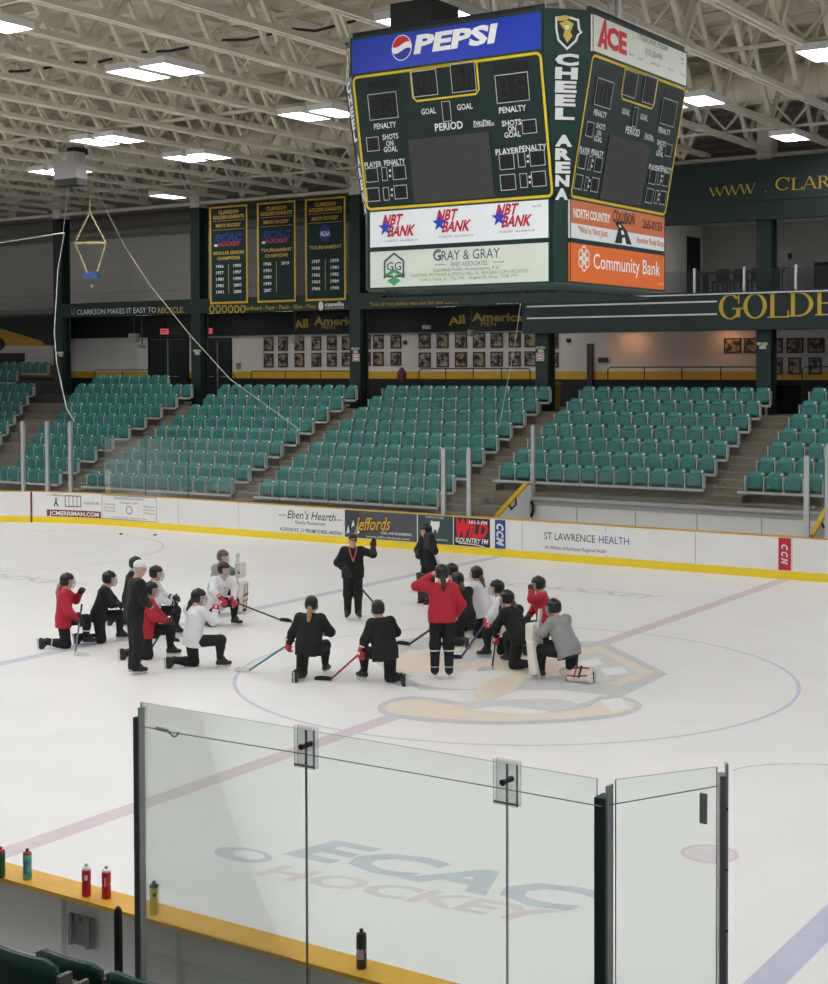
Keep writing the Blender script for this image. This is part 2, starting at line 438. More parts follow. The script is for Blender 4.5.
# truss girder over the columns, along the rink
b = MB(); b.box(-46, 6, 22.0, 22.2, 11.30, 11.42); b.box(-46, 6, 22.0, 22.2, 13.8, 13.95)
x = -46.0
while x < 6:
    b.bar((x, 22.1, 13.8), (x+1.27, 22.1, 11.42), .11); b.bar((x+1.27, 22.1, 11.42), (x+2.54, 22.1, 13.8), .11)
    b.bar((x+1.27, 22.1, 11.42), (x+1.27, 22.1, 13.8), .07); x += 2.54
struct('ceiling_girder', b, M_CEIL)
# secondary purlins under the deck
b = MB()
yy = -12.0
while yy < 26.5: b.box(-50, 8, yy-.05, yy+.05, 14.1, 14.34); yy += 1.55
struct('ceiling_purlins', b, M_CEIL)

# ================================================================ columns
def column(X):
    b = MB(); w = .23
    b.box(X-w, X+w, 21.97, 22.07, 3.58, 11.2, 0); b.box(X-w, X+w, 22.38, 22.48, 3.58, 11.2, 0); b.box(X-.16, X+.16, 22.07, 22.38, 3.58, 11.2, 0)
    b.box(X-w, X+w, 21.97, 22.07, 11.2, 14.1, 1); b.box(X-w, X+w, 22.38, 22.48, 11.2, 14.1, 1); b.box(X-.16, X+.16, 22.07, 22.38, 11.2, 14.1, 1)
    b.box(X-.35, X+.35, 21.9, 22.55, 3.58, 3.62, 0)
    o = b.build('pillar', [M_GREEN, M_CEIL], None); o['kind'] = 'structure'; return o
for k in range(5): column(-3.93-7.6*k)

# ================================================================ concourse bulkhead, beams, press box
b = MB(); b.box(-41, -12.05, 22.3, 26.5, 7.3, 7.52, 0); struct('ceiling_concourse', b, [mat('soffit', (112, 112, 108), .8)])
b = MB(); b.box(-41, -12.05, 26.3, 26.5, 6.36, 7.3, 0); struct('wall_bulkhead', b, M_GREEND)
RB = Frame((0, 21.95, 7.4), (1, 0, 0), UP)
b = MB(); b.box(-34.2, -12.0, 21.96, 22.3, 7.12, 7.68, 0); b.box(-34.2, -12.0, 21.94, 21.96, 7.64, 7.68, 0); struct('beam', b, M_GREEN)
# big fascia to the right
b = MB(); b.box(-12.05, 6, 21.6, 21.95, 6.14, 7.2, 0); b.box(-12.05, 6, 21.55, 22.0, 7.2, 7.3, 0); b.box(-12.05, 6, 21.95, 22.3, 6.14, 6.3, 0)
b.box(-12.05, 6, 21.53, 21.55, 7.22, 7.26, 1)
struct('beam', b, [M_GREEN, M_WHITE])
b = MB(); b.box(-12.0, 6, 22.0, 26.5, 7.2, 7.34, 0); struct('floor_press', b, mat('soffit', (112, 112, 108)))
b = MB(); b.box(-12.0, 6, 21.9, 26.5, 9.75, 9.9, 0); struct('ceiling_press', b, M_WHITE)
b = MB(); b.box(-12.0, 6, 21.65, 21.9, 9.42, 11.2, 0); b.box(-12.0, 6, 21.6, 21.65, 9.98, 11.2, 0); struct('wall_fascia', b, M_GREEN)
b = MB(); b.box(-7.85, -7.7, 22.2, 26.5, 7.34, 9.8, 0); struct('wall_press_left', b, M_WHITEW)
b = MB(); b.box(-12.05, -11.9, 21.95, 26.5, 7.3, 11.2, 0); struct('wall_press_end', b, M_GREEN)
b = MB(); b.box(-12, 6, 26.3, 26.49, 7.34, 9.8, 0); struct('wall_press_back', b, mat('grey_wall', (168, 166, 162), .8))
# corner of the building at the far left: slanted dark fascia, yellow wedge, white wall
b = MB()
Fc = far(24.8)
def P(l): return [Fc.px(*q) for q in l]
b.prism(P([(-60, 320), (52, 308), (52, 345), (-60, 322)]), Fc, .12, 0, 0)
b.prism(P([(-60, 318), (-20, 322), (42, 341), (46, 346), (-60, 346)]), Fc, .1, .05, 1)
b.prism(P([(-60, 346), (52, 346), (52, 365), (-60, 370)]), Fc, .1, 0, 2)
b.prism(P([(-60, 354), (25, 353), (25, 367), (-60, 368)]), Fc, .1, .02, 3)
b.prism([Fc.px(-6+12*math.cos(a), 344+8*math.sin(a)) for a in np.linspace(0, 2*math.pi, 25)[:-1]], Fc, .05, .1, 0)
struct('wall_corner', b, [M_GREEND, M_YEL, M_WHITEW, M_DARK])
# spiral duct under the roof
b = MB()
A = at(735, 88, 1, 18.8); r0 = .52
pts = [(x, 18.8, A[2]) for x in np.arange(-46, 6.1, 1.0)]
b.tube(pts, r0, 20)
for x in np.arange(-45.5, 6, 1.2): b.tube([(x, 18.8, A[2]), (x+.05, 18.8, A[2])], r0+.02, 20)
dk = b.build('ventilation_duct', M_CEIL, None, True)
tag(dk, 'big round cream ventilation duct running under the roof above the stands', 'duct')
b = MB(); b.tube([(x, 25.2, 11.3) for x in np.arange(-49, -10, 2.0)], .3, 14)
tag(b.build('ventilation_duct', mat('grey_duct', (120, 118, 112), .6), None, True), 'grey round pipe duct along the top of the back wall above the pennants', 'duct')

# ================================================================ dasher boards
class Boards(Frame):
    """the inner face of the far boards: u runs along the straight and round the corner"""
    def __init__(s, n=0): s.n0 = n
    def pt(s, u, v, n=0.0):
        n += s.n0
        if u >= CX0: return np.array([u, BY-n, v])
        a = (CX0-u)/CRAD; rr = CRAD-n
        return np.array([CX0-rr*math.sin(a), CYC+rr*math.cos(a), v])
BD = Boards()
def ub(px, z=.5):
    lo, hi = -36.0, 6.0
    for _ in range(50):
        m_ = (lo+hi)/2
        if proj(BD.pt(m_, z))[0] < px: lo = m_
        else: hi = m_
    return lo
def vb(u, py):
    a = proj(BD.pt(u, 0))[1]; c = proj(BD.pt(u, 1))[1]; return (py-a)/(c-a)
def sweep(b, prof, us, mi=0):
    """profile of (n, v) pairs (n = towards the ice) swept along the boards"""
    vs = []; k = len(prof)
    for u in us: vs += [BD.pt(u, v, n) for n, v in prof]
    fs = []
    for i in range(len(us)-1):
        for j in range(k):
            jj = (j+1) % k; fs.append((i*k+j, (i+1)*k+j, (i+1)*k+jj, i*k+jj))
    fs += [tuple(range(k)), tuple(reversed(range((len(us)-1)*k, len(us)*k)))]
    b.add(vs, fs, mi)
US = list(np.linspace(-35.3, CX0, 34))+list(np.linspace(CX0+1, 6, 28))
b = MB(); sweep(b, [(0, 0), (0, 1.0), (-.14, 1.0), (-.14, 0)], US, 0)
sweep(b, [(.012, 0), (.012, .2), (0, .205), (0, 0)], US, 1)
sweep(b, [(.01, 1.0), (.01, 1.025), (-.16, 1.025), (-.16, 1.0)], US, 2)
for u in np.arange(-34, 5, 2.44): b.rect(BD, u-.006, u+.006, .21, .99, .002, 3)
struct('wall_boards', b, [M_BOARD, M_KICK, M_CAP, M_STEELG])
# near boards with the players' bench behind
b = MB(); b.box(-2, 8.95, -13.07, -12.95, 0, .97, 0)
b.box(-2, 8.97, -13.21, -12.93, .97, 1.0, 1)
for X in np.arange(-1.5, 9, 1.22): b.box(X-.05, X+.05, -13.12, -13.07, .06, .97, 0)
b.box(-2, 8.9, -13.3, -13.07, 0, .38, 0)
b.box(8.9, 8.97, -13.21, -12.95, 0, .97, 0)
b.box(8.97, 13.5, -13.07, -12.95, 0, 1.0, 0); b.box(8.97, 13.5, -13.09, -12.93, 1.0, 1.03, 1)
struct('wall_near_boards', b, [mat('bench_white', (222, 222, 218), .6, var=.04, scale=2), M_CAP])
# low wall carrying the glass behind the bench
b = MB(); b.box(-2, 5.45, -14.7, -14.55, 0, .62, 0); b.box(5.45, 8.85, -14.58, -14.42, 0, 1.0, 0)
pp = [(8.78, -14.42), (9.22, -13.78), (9.24, -13.68), (9.32, -13.53), (9.45, -13.42), (9.64, -13.33), (10.2, -13.2)]
for p_, q_ in zip(pp, pp[1:]): b.bar((*p_, .5), (*q_, .5), .14, 1.0)
struct('wall_bench', b, mat('bench_white', (176, 177, 174)))
# ================================================================ fluorescent high-bay fixtures
M_LENS = mat('fluorescent_lens', (250, 252, 255), .5, var=0, emit=LAMP)
def fixture_parts(root, n=2):
    hb = MB()
    for i in range(n):
        x0 = -.84+i*.96 if n == 2 else -.37
        hb.box(x0, x0+.74, -.64, .64, .03, .12); hb.box(x0, x0+.03, -.64, .64, -.03, .03); hb.box(x0+.71, x0+.74, -.64, .64, -.03, .03)
        hb.box(x0+.03, x0+.71, -.64, -.61, -.03, .03); hb.box(x0+.03, x0+.71, .61, .64, -.03, .03)
    hb.box(-.12, .14, -.3, .3, .05, .14); hb.bar((0, -.5, .12), (0, -.5, .22), .03); hb.bar((0, .5, .12), (0, .5, .22), .03)
    hb.build('housing', M_WHITE, root)
    for i in range(n):
        x0 = -.84+i*.96 if n == 2 else -.37
        l = MB(); l.box(x0+.03, x0+.71, -.61, .61, 0, .03); l.build('lens', M_LENS, root)
seen = [(155, 71, 'nearest the left edge of the blue scoreboard sign, second row', 2), (107, 140, 'just right of the hanging grey loudspeaker', 2), (197, 157, 'above and left of the first pennant', 2),
        (319, 114, 'directly left of the scoreboard', 2), (60, 171, 'behind the hanging grey loudspeaker', 2), (168, 196, 'farthest from the camera, above the dark column', 1),
        (-24, 27, 'cut off by the left picture edge near the top', 2), (846, 51, 'in the upper right corner of the roof', 2), (790, 137, 'smallest one above the gold web address', 1), (682, 102, 'half hidden by the right side of the scoreboard', 2), (432, 20, 'peeking over the top of the blue cola sign', 2)]
tmpl = {}
placed = []
for px, py, wh, n in seen:
    P = at(px, py, 2, 11.36); placed.append(P)
    lab = 'white fluorescent ceiling light '+wh
    if n not in tmpl:
        t = thing('ceiling_light', lab, 'ceiling light', tuple(P), 0, 'fluorescent lights under the trusses', False); fixture_parts(t, n); tmpl[n] = t
    else:
        t = copy_tree(tmpl[n]); t.location = tuple(P); t['label'] = lab
# the same lights over the rest of the rink, outside the picture
for X in (8.5, 2.0, -4.6, -9.9, -17.6, -25.2, -33):
    for Y in (-15.5, -9.5, -5.5, -1.5, 3.0, 8.2, 13):
        x_, y_ = proj((X, Y, 11.36)); dep = (np.array((X, Y, 11.36))-CAM_POS)@cf
        if dep > 0 and -60 < x_ < 890 and -60 < y_ < 1000: continue
        t = copy_tree(tmpl[2]); t.location = (X, Y, 11.36); t['label'] = 'white fluorescent ceiling light outside the picture over the near ice'

# ================================================================ four-sided scoreboard over centre ice
CC = np.array([0.08, 0.0, 0.0]); AU, AL, HW = 2.22, 1.84, 1.70
M_SB = mat('scoreboard_green', (16, 52, 44), .45, var=.04)
M_SBP = mat('score_panel_green', (14, 40, 35), .45, var=.04)
M_SBY = mat('scoreboard_yellow', (226, 196, 34), .45, var=.03)
M_DIG = mat('digit_window', (24, 24, 24), .35, var=.05)
M_DIGS = mat('unlit_segment', (40, 38, 37), .4, var=.05)
M_LINE = mat('thin_line', (190, 196, 190), .5, var=0)
M_LED = mat('led_screen', (62, 61, 60), .5, var=.04, scale=20)
M_LETW = mat('letter_white', (232, 234, 230), .5, var=0)
def lightbox(name, rgb, e): return mat(name, rgb, .35, var=.02, scale=1.5, emit=e)
sb = thing('scoreboard', 'big green four-sided scoreboard hanging over centre ice with advertising signs', 'scoreboard', (CC[0], CC[1], 6.25))
ang = {'s': 0.0, 'e': math.pi/2, 'n': math.pi, 'w': -math.pi/2}
def face(side, a, z, tilt=None):
    t = ang[side]; c, s = round(math.cos(t)), round(math.sin(t))
    U = (c, s, 0); N = np.array((s, -c, 0.0)); O = CC+N*a+np.array((0, 0, z))
    V = (0, 0, 1) if tilt is None else np.array((0, 0, 1.0))*tilt[1]+N*tilt[0]
    return Frame(O, U, V)
# carcass: eight-sided rings
def ring(a, z):
    P = []
    for side in 'senw':
        t = ang[side]; c, s = round(math.cos(t)), round(math.sin(t)); U = np.array((c, s, 0)); N = np.array((s, -c, 0))
        w = HW if True else 0
        P += [CC+N*a-U*w, CC+N*a+U*w]
    return [(p[0], p[1], z) for p in P]
b = MB()
rings = [ring(AU-.02, 10.27), ring(AU-.02, 9.60), ring(AL-.02, 7.60), ring(AL-.02, 6.33)]
for r_ in range(3):
    A, B = rings[r_], rings[r_+1]
    for i in range(8):
        j = (i+1) % 8; b.add([B[i], B[j], A[j], A[i]], [(0, 1, 2, 3)], 0)
b.add(rings[0], [tuple(range(8))], 0)
inner = ring(AL-.75, 6.25)
inner = [tuple(CC[:2]+(np.array(p[:2])-CC[:2])*.62)+(6.24,) for p in ring(AL, 6.2)]
for i in range(8):
    j = (i+1) % 8; b.add([inner[i], inner[j], rings[3][j], rings[3][i]], [(0, 1, 2, 3)], 1)
b.add(inner, [tuple(reversed(range(8)))], 1)
b.build('cabinet', [M_SB, mat('scoreboard_underside', (44, 74, 66), .5, var=.12, scale=5)], sb)
b = MB()
for i in range(26):
    a = -1.6+3.2*i/25
    b.box(CC[0]+a-.02, CC[0]+a+.02, CC[1]-1.6, CC[1]+1.6, 6.20, 6.238)
b.build('underside_rib', M_SB, sb)
def board_panel(F, u0, u1, v0, v1, name, m_face, parent, depth=.10):
    b = MB(); b.prism([(u0, v0), (u1, v0), (u1, v1), (u0, v1)], F, depth, .02, 0)
    b.frame_lines(F, u0-.03, u1+.03, v0-.03, v1+.03, .03, .025, 1)
    return b.build(name, [m_face, M_SB], parent)
FS = {s: face(s, AU, 9.94) for s in 'senw'}
dz, da = 9.665-7.56, AU-AL; ln = math.hypot(dz, da)
FM = {s: face(s, (AU+AL)/2+.01, 8.6125, (da/ln, dz/ln)) for s in 'senw'}
FL = {s: face(s, AL, 6.95) for s in 'senw'}
FMs = FM['s']
def R4(F, l):     # corner pixels -> u,v box
    a = [F.px(*q) for q in l]; us = [p[0] for p in a]; vs = [p[1] for p in a]
    return min(us), max(us), min(vs), max(vs)
def mid(F, q): return F.px(*q)
# ---- the score panel, one on each side
S4 = 345; k1 = 828/220.0
def c1(x, y): return (345+x/3.764, y/3.764)            # first close-up
def c2(x, y): return (345+x/3.764, 120+y/3.764)        # second close-up
def quadbox(F, tl, br): 
    (u0, v1), (u1, v0) = F.px(*tl), F.px(*br); return u0, u1, v0, v1
score_boxes = {'home_penalty': (c1(88, 358), c1(203, 440)), 'clock_a': (c1(252, 272), c1(352, 354)), 'clock_b': (c1(398, 245), c1(497, 338)),
               'guest_penalty': (c1(567, 286), c1(697, 375)), 'period': (c1(366, 384), c1(403, 454)),
               'shots_a': (c2(83, 68), c2(132, 113)), 'shots_b': (c2(668, 2), c2(724, 46)),
               'pa1': (c2(78, 184), c2(128, 230)), 'pa2': (c2(140, 180), c2(163, 226)), 'pa3': (c2(180, 174), c2(233, 220)),
               'pb1': (c2(84, 258), c2(134, 303)), 'pb2': (c2(146, 255), c2(170, 300)), 'pb3': (c2(187, 248), c2(238, 293)),
               'pc1': (c2(582, 130), c2(640, 182)), 'pc2': (c2(652, 122), c2(682, 175)), 'pc3': (c2(697, 118), c2(756, 168)),
               'pd1': (c2(586, 208), c2(646, 260)), 'pd2': (c2(660, 203), c2(690, 252)), 'pd3': (c2(704, 196), c2(760, 246))}
BOX = {k: quadbox(FMs, *v) for k, v in score_boxes.items()}
TXTS = [('PENALTY', c1(152, 472), .085, .42), ('PENALTY', c1(632, 410), .085, .46), ('GOAL', c1(316, 418), .085, .27), ('GOAL', c1(452, 401), .085, .27), ('PERIOD', c1(392, 474), .11, .50),
        ('SHOTS', c2(172, 62), .08, .30), ('ON', c2(170, 87), .08, .14), ('GOAL', c2(173, 109), .08, .26), ('SHOTS', c2(628, 10), .08, .33), ('ON', c2(630, 32), .08, .14), ('GOAL', c2(632, 54), .08, .28),
        ('PLAYER', c2(107, 167), .085, .33), ('PENALTY', c2(188, 158), .085, .40), ('PLAYER', c2(612, 117), .085, .40), ('PENALTY', c2(708, 104), .085, .46), ('Fair-Play', c1(518, 458), .05, .3), ('SCOREBOARDS', c1(524, 470), .045, .36)]
TX = [(t, *FMs.px(*q), h, w) for t, q, h, w in TXTS]
LEDB = quadbox(FMs, c2(240, 75), c2(565, 290))
CLK = quadbox(FMs, c1(247, 262), c1(507, 352))
def digits(b, box):
    u0, u1, v0, v1 = box; w, h = u1-u0, v1-v0
    n = 2 if w/h > .75 else 1
    for i in range(n):
        a = u0+w*(i+.18)/n; c = u0+w*(i+.82)/n; m0 = v0+h*.12; m1 = v0+h*.88; mm = (m0+m1)/2; t = h*.09
        return_n = .022
        for r_ in ((a, c, m0, m0+t), (a, c, m1-t, m1), (a, c, mm-t/2, mm+t/2), (a, a+t, m0, m1), (c-t, c, m0, m1)):
            b.rect(Fc_, *r_, .024, 1)
for s in 'senw':
    Fc_ = FM[s]
    b = MB(); L = ln/2-.02
    b.prism([(-HW, -L), (HW, -L), (HW, L), (-HW, L)], Fc_, .06, .005, 0)
    if s in 'se':
        b.band([(-HW+.11+.08*math.cos(t)+dx*(2*HW-.22), -L+.10+.08*math.sin(t)+dy*(2*L-.20)) for dx, dy, t0 in ((1, 1, 0), (0, 1, 90), (0, 0, 180), (1, 0, 270)) for t in np.radians(np.linspace(t0, t0+90, 5))], .04, Fc_, .012, 1)
        c0, c1_, c2_, c3 = CLK
        b.band([(c0, c3), (c0, c2_+.06), (c0+.06, c2_), (c1_-.06, c2_), (c1_, c2_+.06), (c1_, c3)], .03, Fc_, .012, 1, closed=False); b.rect(Fc_, c0, c1_, c3-.015, c3+.015, .012, 1)
        for t, u, v, h, w in TX: b.text(t, Fc_, u, v, h, w, bold=.02, n=.012, mi=2)
        for (ua, va) in ((c1(145, 318)), (c1(628, 250))):
            u, v = FMs.px(ua, va); b.rect(Fc_, u-.3, u+.3, v-.07, v+.07, .010, 3)
        for q in (c2(171, 190), c2(171, 210), c2(178, 262), c2(178, 283), c2(690, 136), c2(690, 156), c2(697, 214), c2(697, 234)):
            u, v = FMs.px(*q); b.rect(Fc_, u-.018, u+.018, v-.018, v+.018, .012, 2)
    sp = b.build('score_panel', [M_SBP, M_SBY, M_LETW, M_DARK], sb)
    if s in 'se':
        for kx, bx in BOX.items():
            b = MB(); u0, u1, v0, v1 = bx
            b.prism([(u0, v0), (u1, v0), (u1, v1), (u0, v1)], Fc_, .02, .016, 0); digits(b, bx); b.frame_lines(Fc_, u0-.008, u1+.008, v0-.008, v1+.008, .012, .02, 2)
            b.build('digit_window', [M_DIG, M_DIGS, M_LINE], sp)
        u0, u1, v0, v1 = LEDB
        b = MB(); b.prism([(u0, v0), (u1, v0), (u1, v1), (u0, v1)], Fc_, .02, .018, 0)
        for i in range(1, 6): b.rect(Fc_, u0+(u1-u0)*i/6-.004, u0+(u1-u0)*i/6+.004, v0, v1, .021, 1)
        for i in range(1, 5): b.rect(Fc_, u0, u1, v0+(v1-v0)*i/5-.004, v0+(v1-v0)*i/5+.004, .021, 1)
        b.build('video_screen', [M_LED, mat('led_seam', (52, 50, 48), .5)], sp)
# ---- top sign, front: blue cola sign
F = FS['s']
E_AD = 0.10
ps = board_panel(F, -HW+.02, HW-.02, -.26, .27, 'sign_panel', lightbox('sign_blue', (16, 52, 172), E_AD), sb)
b = MB(); M_W = lightbox('sign_white', (244, 244, 240), E_AD); M_RD = lightbox('sign_red', (206, 26, 38), E_AD); M_BL = lightbox('sign_royal', (14, 40, 150), E_AD)
cu, cv = F.px(*c1(217, 181)); rr = .185
b.poly([(cu+rr*math.cos(a), cv+rr*1.06*math.sin(a)) for a in np.linspace(0, 2*math.pi, 40)[:-1]], F, .026, 0)
def cap_seg(top):
    pts = []
    r2 = rr*.93
    wave = lambda x: .035*math.sin(x/rr*2.6)
    xs = np.linspace(-r2*.98, r2*.98, 17)
    edge = [(x, math.sqrt(max(r2*r2-x*x, 0))*1.06*(1 if top else -1)) for x in xs]
    mid_ = [(x, wave(x)+(.05 if top else -.045)) for x in xs]
    mid_ = [(x, min(y, e[1]) if top else max(y, e[1])) for (x, y), e in zip(mid_, edge)]
    return [(cu+x, cv+y) for x, y in edge+mid_[::-1]]
b.poly(cap_seg(True), F, .028, 1); b.poly(cap_seg(False), F, .028, 2)
u0, _ = F.px(*c1(268, 180)); u1, v1 = F.px(*c1(572, 125)); _, v0 = F.px(*c1(420, 148))
b.text('PEPSI', F, (u0+u1)/2, v0+.005, .26, u1-u0, shear=.22, bold=.045, n=.027, mi=0)
b.build('lettering', [M_W, M_RD, M_BL], ps)
# ---- top sign, right side: hardware store
F = FS['e']
ps = board_panel(F, -HW+.02, HW-.02, -.26, .27, 'sign_panel', lightbox('sign_cream', (226, 228, 214), E_AD), sb)
b = MB()
def e1(x, y): return F.px(550+x/5.52, y/5.52)
M_GR = mat('sign_grey_text', (120, 122, 112), .5, var=0)
(ua, va), (uc, vc) = e1(262, 220), e1(412, 240)
b.text('CE', F, (e1(305, 222)[0]+e1(416, 250)[0])/2, e1(362, 225)[1], .30, e1(416, 250)[0]-e1(305, 222)[0], bold=.05, n=.027, mi=0)
tri = [(-.13, -.15), (-.055, -.15), (-.045, -.05), (.0, .19), (.045, -.15), (.10, -.15), (.04, .22), (-.01, .24), (-.05, .02)]
u, v = e1(285, 205)
b.poly([(u-.19, v-.17), (u-.08, v-.17), (u-.05, v-.10), (u+.02, v-.10), (u+.03, v-.17), (u+.13, v-.17), (u+.10, v+.27), (u+.04, v+.27)], F, .027, 0)
b.poly([(u-.015, v-.03), (u+.03, v-.03), (u+.045, v+.11)], F, .029, 2)
u, v = e1(360, 128); b.text('EVANS & WHITE', F, u, v, .045, .42, n=.027, mi=1)
u, v = e1(562, 232); b.text('1 Maple Street, Potsdam', F, u, v, .11, 1.10, n=.027, mi=1)
u, v = e1(565, 300); b.text('(315) 265-4190', F, u, v, .10, .62, n=.027, mi=1)
for x, y, t, w in ((440, 300, 'Plumb', .16), (492, 325, 'Rental', .16), (572, 355, 'Lawn & Garden', .36), (660, 385, 'Electrical', .2), (725, 412, 'Plumbing', .2)):
    u, v = e1(x, y); b.text(t, F, u, v, .04, w, n=.027, mi=1)
for x, y, t, w in ((722, 300, 'S', .05), (722, 325, 'Supplies', .16), (722, 350, 'Store', .1)):
    u, v = e1(x, y); b.text(t, F, u, v, .045, w, n=.027, mi=1)
b.build('lettering', [M_RD, M_GR, lightbox('sign_cream', (226, 228, 214), E_AD)], ps)
# ---- lower signs, front
F = FL['s']
ps = board_panel(F, -1.62, 1.60, .04, .60, 'sign_panel', lightbox('sign_lit_white', (230, 234, 234), .12), sb)
b = MB()
M_NR = mat('sign_crimson', (196, 22, 48), .5, var=0); M_NB = mat('sign_star_blue', (30, 60, 190), .5, var=0)
for (cx, cy) in ((207, 398), (413, 380), (640, 360)):
    u, v = F.px(*c2(cx, cy)); w = .62
    b.text('NBT', F, u-.12, v+.10, .16, .36, shear=.3, bold=.035, n=.027, mi=0)
    b.text('BANK', F, u+.05, v-.08, .16, .50, shear=.3, bold=.035, n=.027, mi=0)
    cx_, cy_ = u-.26, v-.02
    b.poly([(cx_+(.14 if i % 2 == 0 else .055)*math.cos(math.pi/2+i*math.pi/5), cy_+(.14 if i % 2 == 0 else .055)*math.sin(math.pi/2+i*math.pi/5)) for i in range(10)], F, .029, 1)
    b.text('315.265.3010', F, u-.15, v-.23, .035, .24, n=.027, mi=2); b.text('www.nbtbank.com', F, u+.18, v-.23, .035, .34, n=.027, mi=2)
u, v = F.px(*c2(725, 324)); b.text('Member FDIC', F, u, v, .03, .16, n=.027, mi=2)
b.build('lettering', [M_NR, M_NB, M_GR], ps)
ps = board_panel(F, -1.62, 1.60, -.60, -.03, 'sign_panel', lightbox('sign_lit_cream', (216, 222, 206), .10), sb)
b = MB(); M_SL = mat('sign_slate', (74, 84, 104), .5, var=0); M_GN = mat('sign_leaf', (70, 160, 104), .5, var=0); M_GT = mat('sign_green_text', (120, 158, 110), .5, var=0)
u, v = F.px(*c2(460, 506))
b.text('GRAY & GRAY', F, u, v, .15, 1.18, n=.027, mi=0); b.text('G', F, u-.53, v+.015, .18, .15, n=.028, mi=0)
u, v = F.px(*c2(470, 540)); b.text('AND ASSOCIATES', F, u, v, .07, .66, n=.027, mi=2)
b.rect(F, u-.62, u-.42, v-.005, v+.005, .027, 2); b.rect(F, u+.42, u+.62, v-.005, v+.005, .027, 2)
u, v = F.px(*c2(460, 560)); b.text('Certified Public Accountants, P.C.', F, u, v, .05, 1.2, n=.027, mi=2)
u, v = F.px(*c2(466, 577)); b.text('CANTON, POTSDAM & SPRING HILL, FL  800-GRAY-CPA (472-9272)', F, u, v, .05, 2.1, n=.027, mi=3)
u, v = F.px(*c2(466, 593)); b.text('John J. Gray, Jr., TG, MA   Anglea M. Gray, TGB, MY', F, u, v, .05, 1.75, n=.027, mi=3)
u, v = F.px(*c2(188, 560)); h = .24
hexo = [(u+h*.86*math.sin(a), v+h*math.cos(a)) for a in np.radians((0, 60, 120, 180, 240, 300))]
b.band([hexo[5], hexo[0], hexo[1]], .035, F, .027, 0, False); b.band([hexo[5], hexo[4], (u-.02, v-.12)], .035, F, .027, 0, False); b.band([hexo[1], hexo[2], (u+.02, v-.12)], .035, F, .027, 0, False)
b.text('GG', F, u, v+.04, .13, .28, bold=.01, n=.028, mi=0)
b.poly([(u-.2, v-.1), (u, v+.0), (u+.2, v-.1), (u+.2, v-.16), (u, v-.06), (u-.2, v-.16)], F, .027, 1); b.poly([(u-.13, v-.19), (u, v-.12), (u+.13, v-.19), (u, v-.27)], F, .027, 1)
b.build('lettering', [M_SL, M_GN, M_GR, M_GT], ps)
# ---- lower signs, right side
F = FL['e']
def e2(x, y): return F.px(540+x/5.52, 140+y/5.52)
ps = board_panel(F, -1.66, 1.66, .04, .60, 'sign_panel', lightbox('sign_lit_white', (230, 234, 234), .12), sb)
b = MB(); M_BR = lightbox('sign_copper', (206, 112, 62), .12)
b.rect(F, -1.66, 1.66, .26, .60, .024, 0)
u, v = e2(280, 418); b.text('NORTH COUNTRY', F, u, v, .13, 1.22, bold=.03, n=.027, mi=1)
u, v = e2(455, 428); b.text('COLLISION', F, u, v, .19, .78, bold=.02, n=.027, mi=2, shear=.1)
u, v = e2(462, 400); b.text('AUTO & TRUCK', F, u, v, .05, .5, n=.027, mi=1)
u, v = e2(612, 472); b.text('265-0133', F, u, v, .14, .74, bold=.025, n=.027, mi=2)
u, v = e2(285, 505); b.text('"We\'re Not Just', F, u, v, .1, .98, n=.027, mi=0, bold=.01)
u, v = e2(605, 562); b.text('Another Body Shop"', F, u, v, .1, 1.1, n=.027, mi=0, bold=.01)
def L_(l): return [e2(*q) for q in l]
b.poly(L_([(405, 568), (425, 490), (405, 455), (432, 452), (470, 500), (498, 578)]), F, .027, 2)
b.poly(L_([(443, 575), (445, 540), (460, 540), (466, 578)]), F, .029, 3); b.poly(L_([(440, 522), (438, 500), (450, 500), (458, 524)]), F, .029, 3); b.poly(L_([(430, 482), (424, 468), (432, 468), (442, 484)]), F, .029, 3)
b.build('lettering', [M_BR, M_W, M_DARK, M_W], ps)
M_OR = lightbox('sign_orange', (226, 108, 34), .16)
ps = board_panel(F, -1.66, 1.66, -.60, -.03, 'sign_panel', M_OR, sb)
b = MB()
u, v = e2(478, 690); b.text('Community Bank', F, u, v, .23, 2.42, n=.027, mi=0, bold=.008)
u, v = e2(234, 655)
for i in range(6):
    a = math.pi/2+i*math.pi/3
    b.band([(u+.11*math.cos(a)+.075*math.cos(t), v+.11*math.sin(a)+.075*math.sin(t)) for t in np.linspace(0, 2*math.pi, 17)[:-1]], .022, F, .027, 0)
b.band([(u+.075*math.cos(t), v+.075*math.sin(t)) for t in np.linspace(0, 2*math.pi, 17)[:-1]], .022, F, .028, 0)
u, v = e2(660, 795); b.text('Member FDIC', F, u, v, .03, .2, n=.027, mi=0)
b.build('lettering', [M_W], ps)
